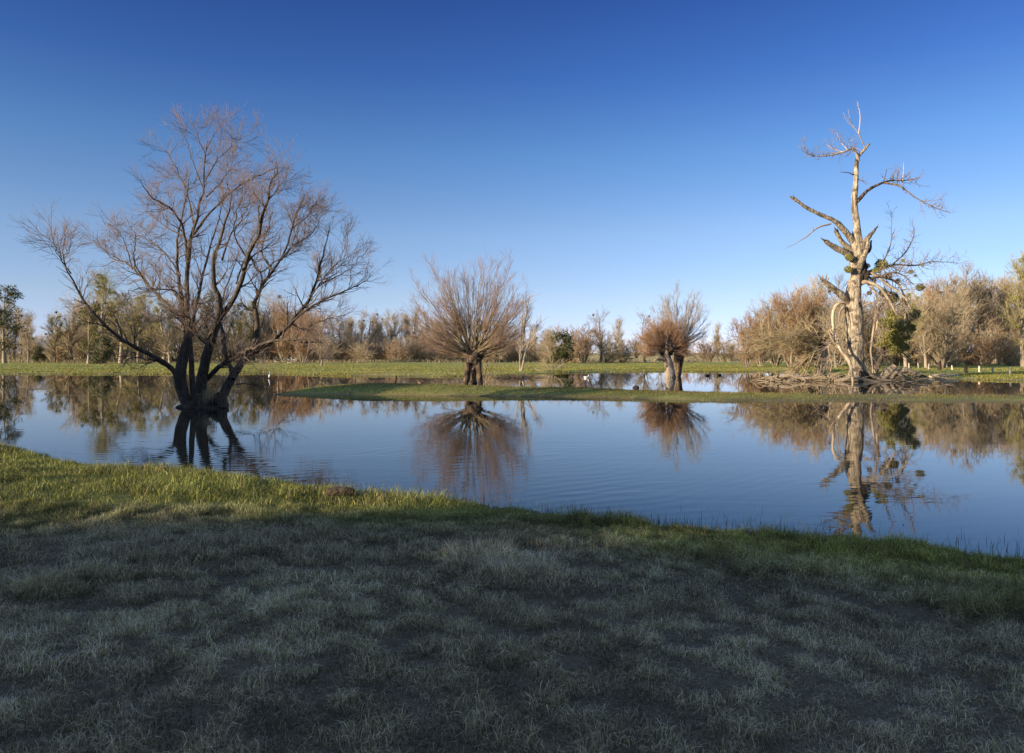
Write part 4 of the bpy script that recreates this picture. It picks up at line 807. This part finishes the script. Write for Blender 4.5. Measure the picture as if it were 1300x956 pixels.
# ------------------------------------------------------------ far trees
def variant(seed, h, spread, r, crown0=.12, up=.1, mats=('far_trunk', 'far_twig'), nmis=0, lean=0, stems=1, dens=(1.6, 2.2, 2.6), ang=(25, 55), fat=1.0, leaf=0, leafcol=None, shape='oval', name='bare_tree', shrubbase=False, mcol=MIS):
    """a bare tree h metres tall standing at the origin"""
    rng = np.random.default_rng(seed); t = empty(name, (0, 0, 0), None, None); k = MB(); Ps = []; Rs = []
    for s in range(stems):
        a = rng.uniform(0, TAU); sp = (spread*.35 if stems > 1 else .3+lean)*rng.uniform(.4, 1.1); hh = h*rng.uniform(.8, 1.0) if s else h
        e = np.array([math.cos(a)*sp, math.sin(a)*sp, hh]); b = np.array([math.cos(a)*.15*(stems > 1), math.sin(a)*.15*(stems > 1), -.25])
        A = resample([b, b+(e-b)*.35+rng.normal(size=3)*[.25, .25, 0], b+(e-b)*.7+rng.normal(size=3)*[.3, .3, 0], e], 16, [r*(1 if stems == 1 else .6), r*.5, r*.3, .03]); Ps.append(A[0]); Rs.append(A[1]); tubes(k, *A, 8, 0, lump=.12, lfreq=2)
    Ps = np.array(Ps); Rs = np.array(Rs)
    L0 = spawn(rng, Ps, Rs, dens[0]*(1.0 if stems == 1 else .8), t=(crown0, .97), ang=(ang[0]+8, ang[1]+8), ln=(spread*.35, spread*.62), rf=.5, rmax=.12, rend=.02*fat, up=up, wander=.1, npts=9, tip=.35)
    if shape == 'oval':
        tt = np.clip(L0[0][:, 0, 2]/h, 0, 1); f = np.maximum(np.sin(np.pi*np.clip((tt-crown0*.4)/(1.25-crown0*.4), 0, 1))**.5, .6); b = L0[0][:, :1]; L0 = (b+(L0[0]-b)*f[:, None, None]*1.25, L0[1])
    tubes(k, *L0, 5, 0); k.build('trunk', M[mats[0]], t)
    c = MB(); a = spawn(rng, *L0, dens[1]*1.5, t=(.12, 1), ang=ang, ln=(spread*.14, spread*.36), rf=.55, rmax=.05, rend=.014*fat, up=up, wander=.12, npts=6, tip=.5)
    b = spawn(rng, *a, dens[2]*1.4, t=(.1, 1), ang=ang, ln=(.35, 1.1), rf=.6, rmax=.022*fat, rend=.011*fat, up=up, wander=.12, npts=4, tip=.6)
    e = spawn(rng, Ps, Rs, 1.7, t=(crown0, 1), ang=(ang[0]+8, ang[1]+12), ln=(1.2, 3.0), rf=.4, rmax=.04, rend=.012*fat, up=up, wander=.1, npts=5, tip=.4); e2 = spawn(rng, *e, 4.5, ang=ang, ln=(.3, 1), rf=.6, rmax=.02*fat, rend=.010*fat, up=up, wander=.1, npts=4)
    for q in (a, b, e, e2): keep = q[0][:, -1, 2] > .05; tubes(c, q[0][keep], q[1][keep], 3, 0)
    c.build('crown', M[mats[1]], t)
    if leaf:
        lm = MB(); ends = a[0][:, -1]; ids = rng.choice(len(ends), min(len(ends), leaf), replace=False)
        for i_ in ids: leafball(lm, rng, ends[i_], rng.uniform(.35, .7), 26, .16, *(leafcol or ((.03, .04, .012), (.10, .10, .03))))
        lm.build('foliage', M['leaf'], t, smooth=False)
    ends = L0[0][L0[0][:, -1, 2] > h*.45]
    for i_ in range(nmis):
        p = ends[rng.integers(len(ends))]; q = p[rng.integers(4, 9)]; mistletoe(t, rng, q, rng.uniform(.2, .38), 60, size=.10, cols=mcol)
    return t
DKM = ((.03, .032, .012), (.085, .08, .025))
V = dict(
 tall=lambda: variant(101, 11, 7.5, .26, .15, .14, nmis=3, mcol=DKM),
 tall2=lambda: variant(102, 11, 7.5, .22, .15, .12, ang=(22, 46), mcol=DKM, nmis=1),
 round=lambda: variant(103, 9, 8.5, .32, .12, .05, dens=(1.8, 2.2, 2.6), nmis=3, mcol=DKM),
 mist=lambda: variant(104, 12, 8.0, .34, .12, .06, ('far_trunk', 'far_twig_g'), nmis=30, dens=(1.8, 2.2, 2.4)),
 poplar=lambda: variant(105, 13, 7.0, .2, .2, .16, ang=(20, 42), dens=(2.2, 2.2, 2.6), mats=('pale_trunk', 'far_twig')),
 multi=lambda: variant(106, 8, 6.5, .2, .05, .12, ('far_trunk', 'far_twig_r'), stems=7, dens=(1.1, 2.4, 3.0)),
 multi2=lambda: variant(107, 8, 7.5, .2, .05, .08, ('far_trunk', 'far_twig'), stems=6, dens=(1.1, 2.4, 3.0)),
 shrub=lambda: variant(108, 3.2, 4.2, .09, .04, .05, ('far_trunk', 'far_twig'), stems=8, dens=(1.7, 2.0, 2.4), fat=.9, name='bare_shrub'),
 shrubr=lambda: variant(109, 3.4, 4.4, .09, .04, .08, ('far_trunk', 'far_twig_r'), stems=9, dens=(1.7, 2.0, 2.4), fat=.9, name='bare_shrub'),
 dark=lambda: variant(110, 4.2, 4.0, .14, .05, .05, ('far_trunk', 'far_twig'), stems=4, leaf=260, name='evergreen_bush', dens=(1.8, 2.4, 1.5)),
 ivy=lambda: variant(111, 12, 6.0, .34, .1, .08, ('far_trunk', 'far_twig_g'), leaf=380, nmis=5, name='ivy_tree'),
 green=lambda: variant(112, 9, 6.0, .26, .08, .06, ('far_trunk', 'far_twig_g'), leaf=120, leafcol=((.06, .06, .015), (.17, .15, .04)), nmis=4),
)
HV = dict(tall=11, tall2=11, round=9, mist=12, poplar=13, multi=8, multi2=8, shrub=3.2, shrubr=3.4, dark=4.2, ivy=12, green=9)
proto = {}
rng = np.random.default_rng(77)
def place(kind, px, top, d, label, cat='tree', group=None, wide=1.0):
    x = (px-CX)/F*d; g = float(height(x, d)); h = CAMZ-(top-HZ)/F*d-g; s = h/HV[kind]/1.02
    if kind not in proto: proto[kind] = V[kind](); t = proto[kind]
    else: t = copy_tree(proto[kind])
    t.location = (x, d, g-.05); t.rotation_euler = (0, 0, rng.uniform(0, TAU)); sw = s*wide*rng.uniform(.92, 1.1); t.scale = (sw, sw, s)
    return tag(t, label, cat, group)
# single trees one can point at
place('ivy', 6, 368, 112, 'dark ivy-covered tree at the left edge of the photo', wide=1.2)
place('tall', 36, 398, 118, 'slim grey tree with a black mistletoe ball, right of the left-edge ivy tree')
place('tall2', 26, 402, 128, 'thin bare tree just behind the slim grey tree at far left')
place('dark', 50, 442, 120, 'low dark bush in the gap at far left', 'bush')
place('shrub', 66, 430, 125, 'brown bare shrub left of the big mistletoe tree', 'shrub')
place('round', 92, 384, 122, 'broad bare tree on the left flank of the big mistletoe tree')
place('mist', 131, 350, 112, 'big pale-trunked tree full of mistletoe, left of the flooded tree', wide=1.45)
place('green', 112, 392, 108, 'yellow-green tree in front of the big mistletoe tree, left side')
place('mist', 176, 376, 124, 'second mistletoe tree, right of the biggest one', wide=1.35)
place('mist', 70, 402, 120, 'olive tree at the left flank, first one right of the gap', wide=1.3)
place('mist', 153, 372, 116, 'olive mistletoe tree overlapping the right side of the biggest one', wide=1.3)
place('mist', 208, 380, 122, 'olive mistletoe tree behind the left limbs of the flooded tree', wide=1.3)
place('mist', 236, 384, 128, 'olive tree hidden behind the main stems of the flooded tree', wide=1.3)
place('mist', 322, 384, 126, 'olive tree behind the right stem of the flooded tree', wide=1.3)
place('multi', 362, 388, 122, 'reddish-brown tree behind the right limbs of the flooded tree', wide=1.2)
place('dark', 128, 432, 104, 'dark evergreen bush at the foot of the big mistletoe tree', 'bush')
place('round', 216, 392, 118, 'broad bare tree seen through the left stems of the flooded tree')
place('green', 258, 380, 126, 'greenish tree seen through the middle of the flooded tree')
place('mist', 300, 386, 122, 'mistletoe tree seen through the right stems of the flooded tree')
place('round', 345, 378, 128, 'brown broad tree right behind the flooded tree, right side')
place('multi', 385, 400, 110, 'reddish many-stemmed tree right of the flooded tree trunk')
place('round', 408, 408, 82, 'small spreading tree alone on the meadow right of the flooded tree', wide=.8)
place('round', 762, 400, 122, 'large round tree with crow nests between young tree and right willows')
place('tall', 786, 405, 130, 'taller bare tree just right of the large round nest tree')
place('multi2', 700, 420, 116, 'grey-brown bushy tree right of the young tree')
place('dark', 712, 428, 108, 'dark green bush right of the young tree', 'bush')
place('shrubr', 726, 418, 116, 'pinkish brown shrub right of the dark green bush', 'shrub')
place('shrubr', 740, 422, 112, 'pinkish brown shrub left of the large round nest tree', 'shrub')
place('shrub', 771, 434, 112, 'grey-brown low shrub under the large round nest tree', 'shrub', wide=1.3)
place('shrub', 789, 438, 114, 'small grey shrub right of the large round nest tree', 'shrub')
place('round', 818, 402, 120, 'bare tree with mistletoe just left of the right willows')
place('tall', 838, 408, 126, 'bare tree hidden mostly behind the red-brown willow brush')
place('tall', 911, 411, 128, 'thin lone tree with one mistletoe ball right of the right willows', wide=.8)
place('shrubr', 898, 434, 138, 'low brown shrub between right willows and thin lone tree', 'shrub', wide=1.5)
place('shrub', 923, 436, 138, 'low grey shrub right of the thin lone tree', 'shrub', wide=1.3)
for q, (a, b, l) in enumerate(((948, 405, 'leftmost round orange-brown thicket tree of the big clump left of the dead tree'), (966, 396, 'second round orange-brown tree of the big clump'), (985, 385, 'third round orange-brown tree of the big clump'), (1004, 374, 'fourth and taller orange-brown tree of the big clump'), (1022, 370, 'fifth orange-brown tree of the big clump'), (1042, 368, 'orange-brown tree just left of the dead trunk'))):
    place('multi' if q % 3 != 2 else 'multi2', a, b, 84+3*(q % 3), l, wide=.95)
place('tall', 1036, 358, 98, 'bare tree with mistletoe rising behind the orange-brown clump, left of the dead trunk')
place('tall2', 1066, 362, 98, 'bare tree directly behind the dead trunk')
place('multi2', 1062, 392, 76, 'twiggy bush-like tree behind the fallen willow')
place('multi2', 1106, 384, 80, 'many-stemmed bare tree behind the right drooping branches of the dead tree')
place('mist', 1150, 374, 74, 'olive-brown tree behind the big green mistletoe mass', wide=1.1)
place('tall', 1176, 372, 80, 'olive-brown dense tree above the pale log', wide=1.1)
place('multi2', 1196, 380, 80, 'bare many-stemmed tree right of the olive-brown trees')
place('mist', 1299, 326, 84, 'tall mistletoe tree cut by the right edge of the photo', wide=.9)
for a, b, kd, l in ((1212, 352, 'tall', 'first tall bare tree of the right wood'), (1228, 350, 'tall2', 'second tall bare tree of the right wood'), (1243, 353, 'tall', 'third tall bare tree of the right wood, slightly lower'), (1256, 352, 'poplar', 'pale upright tree of the right wood'), (1268, 368, 'tall2', 'lower bare tree right of the pale upright one'), (1280, 362, 'tall', 'bare tree just left of the right-edge mistletoe tree')):
    place(kd, a, b, 96+rng.uniform(-5, 6), l)
# the wood behind the pollard willow: front row, counted from the left
ordn = ['first', 'second', 'third', 'fourth', 'fifth', 'sixth', 'seventh', 'eighth', 'ninth', 'tenth', 'eleventh', 'twelfth', 'thirteenth', 'fourteenth', 'fifteenth', 'sixteenth', 'seventeenth', 'eighteenth']
tops = [(422,404),(434,402),(447,398),(458,400),(470,399),(481,401),(492,399),(503,397),(514,394),(526,396),(538,398),(552,402),(566,404),(582,404),(628,406),(642,408),(676,412),(694,414)]
for q, (a, b) in enumerate(tops):
    kd = ['tall2', 'tall', 'poplar', 'tall2', 'round', 'poplar'][q % 6]
    place(kd, a, b+rng.uniform(-2, 3), 134+rng.uniform(-6, 6), 'beige bare tree, %s from left in the wood behind pollard willow' % ordn[q])
# low undergrowth along the wood
for q in range(30):
    a = 395+q*11+rng.uniform(-3, 3)
    if a > 700: break
    place(['shrub', 'shrubr', 'shrub'][q % 3], a, 438+rng.uniform(-8, 4), 126+rng.uniform(-3, 4), 'low brown undergrowth shrub at the foot of the central wood', 'shrub', 'undergrowth shrubs along the central wood', wide=1.3)
for q in range(14):
    a = 1100+q*15+rng.uniform(-4, 4)
    place(['shrub', 'shrubr', 'tall2'][q % 3], a, 425+rng.uniform(-10, 6), 90+rng.uniform(-4, 6), 'low brown undergrowth shrub at the foot of the right wood', 'shrub', 'undergrowth shrubs along the right wood', wide=1.2)
for q in range(18):
    a = -10+q*23+rng.uniform(-5, 5)
    place(['shrub', 'shrubr', 'multi2'][q % 3], a, (434 if a < 70 else 424)+rng.uniform(-6, 6), 128+rng.uniform(-4, 4), 'low brown undergrowth shrub at the foot of the left wood', 'shrub', 'undergrowth shrubs along the left wood', wide=1.3)
# back rows
def back(x0, x1, st, topf, d, label, group, kinds):
    a = x0; q = 0
    while a < x1:
        place(kinds[q % len(kinds)], a+rng.uniform(-.3, .3)*st, topf(a)+rng.uniform(-4, 7), d+rng.uniform(-8, 8), label, 'tree', group); a += st; q += 1
tf = lambda a: float(np.interp(a, [-60,20,48,70,110,200,400,420,560,700,730,900,940,1000,1100,1200,1260,1290,1400], [385,392,420,404,384,392,396,408,404,420,426,424,420,392,384,362,366,350,340]))
back(-40, 40, 11, tf, 150, 'bare tree in the back of the wood at the far left', 'trees behind the far left wood', ['tall2', 'round', 'tall'])
back(70, 430, 12, tf, 152, 'bare tree in the back of the wood seen through the flooded tree', 'trees at the back of the left wood', ['tall2', 'round', 'tall', 'multi'])
back(430, 712, 10, tf, 165, 'bare tree in the back of the wood behind the pollard willow', 'trees at the back of the central wood', ['tall2', 'tall', 'round', 'poplar'])
back(700, 940, 15, lambda a: tf(a)+rng.uniform(0, 12), 215, 'small distant bare tree on the skyline right of the centre', 'distant trees right of centre', ['tall2', 'round', 'tall', 'multi'])
back(940, 1420, 12, tf, 112, 'bare tree in the back of the right wood', 'trees at the back of the right wood', ['tall2', 'tall', 'multi', 'poplar', 'round'])
back(-330, -50, 26, tf, 140, 'bare tree of the wood beyond the left edge', 'trees beyond the left edge', ['tall2', 'round', 'mist'])
# low pile of pale branches far back
def heap():
    rng = np.random.default_rng(9); mb = MB(); c = P3(373, 455, 120); c[2] = float(height(c[0], c[1]))
    for k in range(70):
        b = c+rng.normal(size=3)*[.8, .5, 0]+[0, 0, rng.uniform(0, .6)]; a = rng.uniform(0, TAU); e = b+np.array([math.cos(a), math.sin(a), rng.normal()*.3])*rng.uniform(.4, 1); tubes(mb, *resample([b, e], 3, [.07, .05]), 5, 0)
    tag(mb.build('branch_heap', M['post']), 'small heap of cut pale branches at the wood edge right of the flooded tree', 'branch heap')
heap()

# ------------------------------------------------------------ the tall trees behind the photographer that shade the near bank
def shade_tree(x, y, h, cw, label, crown0=.12, seed=0, kind='a'):
    key = ('shade', kind)
    if key not in proto:
        rng = np.random.default_rng(200+len(kind)); t = empty('evergreen_tree', (0, 0, 0), None, None); k = MB(); P_, r_ = resample([(0, 0, -.3), (.1, 0, 4), (0, .1, 8), (0, 0, 11.5)], 14, [.42, .32, .2, .05]); tubes(k, P_, r_, 10, 0, lump=.1)
        L0 = spawn(rng, P_[None], r_[None], 6, t=(.12, 1), ang=(45, 80), ln=(2.0, 4.2), rf=.5, rmax=.1, rend=.02, up=.06, wander=.1, npts=7, tip=.3); tubes(k, *L0, 5, 0); k.build('trunk', M['bark_dark'], t)
        lm = MB(); pts = np.concatenate([L0[0][:, 3:].reshape(-1, 3), P_[2:]])
        for p in pts: leafball(lm, rng, p, rng.uniform(.6, 1.1), 46, .34, (.03, .045, .015), (.08, .10, .03))
        lm.build('crown', M['leaf'], t, smooth=False); proto[key] = t; o = t
    else: o = copy_tree(proto[key])
    o.location = (x, y, float(height(x, y))); o.rotation_euler = (0, 0, seed*1.7); s = h/12; o.scale = (cw/7*1.0, cw/7*1.0, s); return tag(o, label, 'tree', 'evergreen trees behind the viewpoint')
for q in range(24):
    shade_tree(-68+q*3.3, -22+.9*math.sin(q*2.1), (7.7 if q < 4 else 8.6 if q < 6 else 10.2 if q < 8 else 12.6)+.22*math.sin(q*1.7), 7, 'dark evergreen tree in the row behind the viewpoint', seed=q)
for q, (x, y, h) in enumerate(((-46, -1, 9.2), (-41, 5, 8.6), (-43, 10.5, 8.6))):
    shade_tree(x, y, h, 7.5, 'dark evergreen tree beyond the left edge of the pond', seed=q+20)
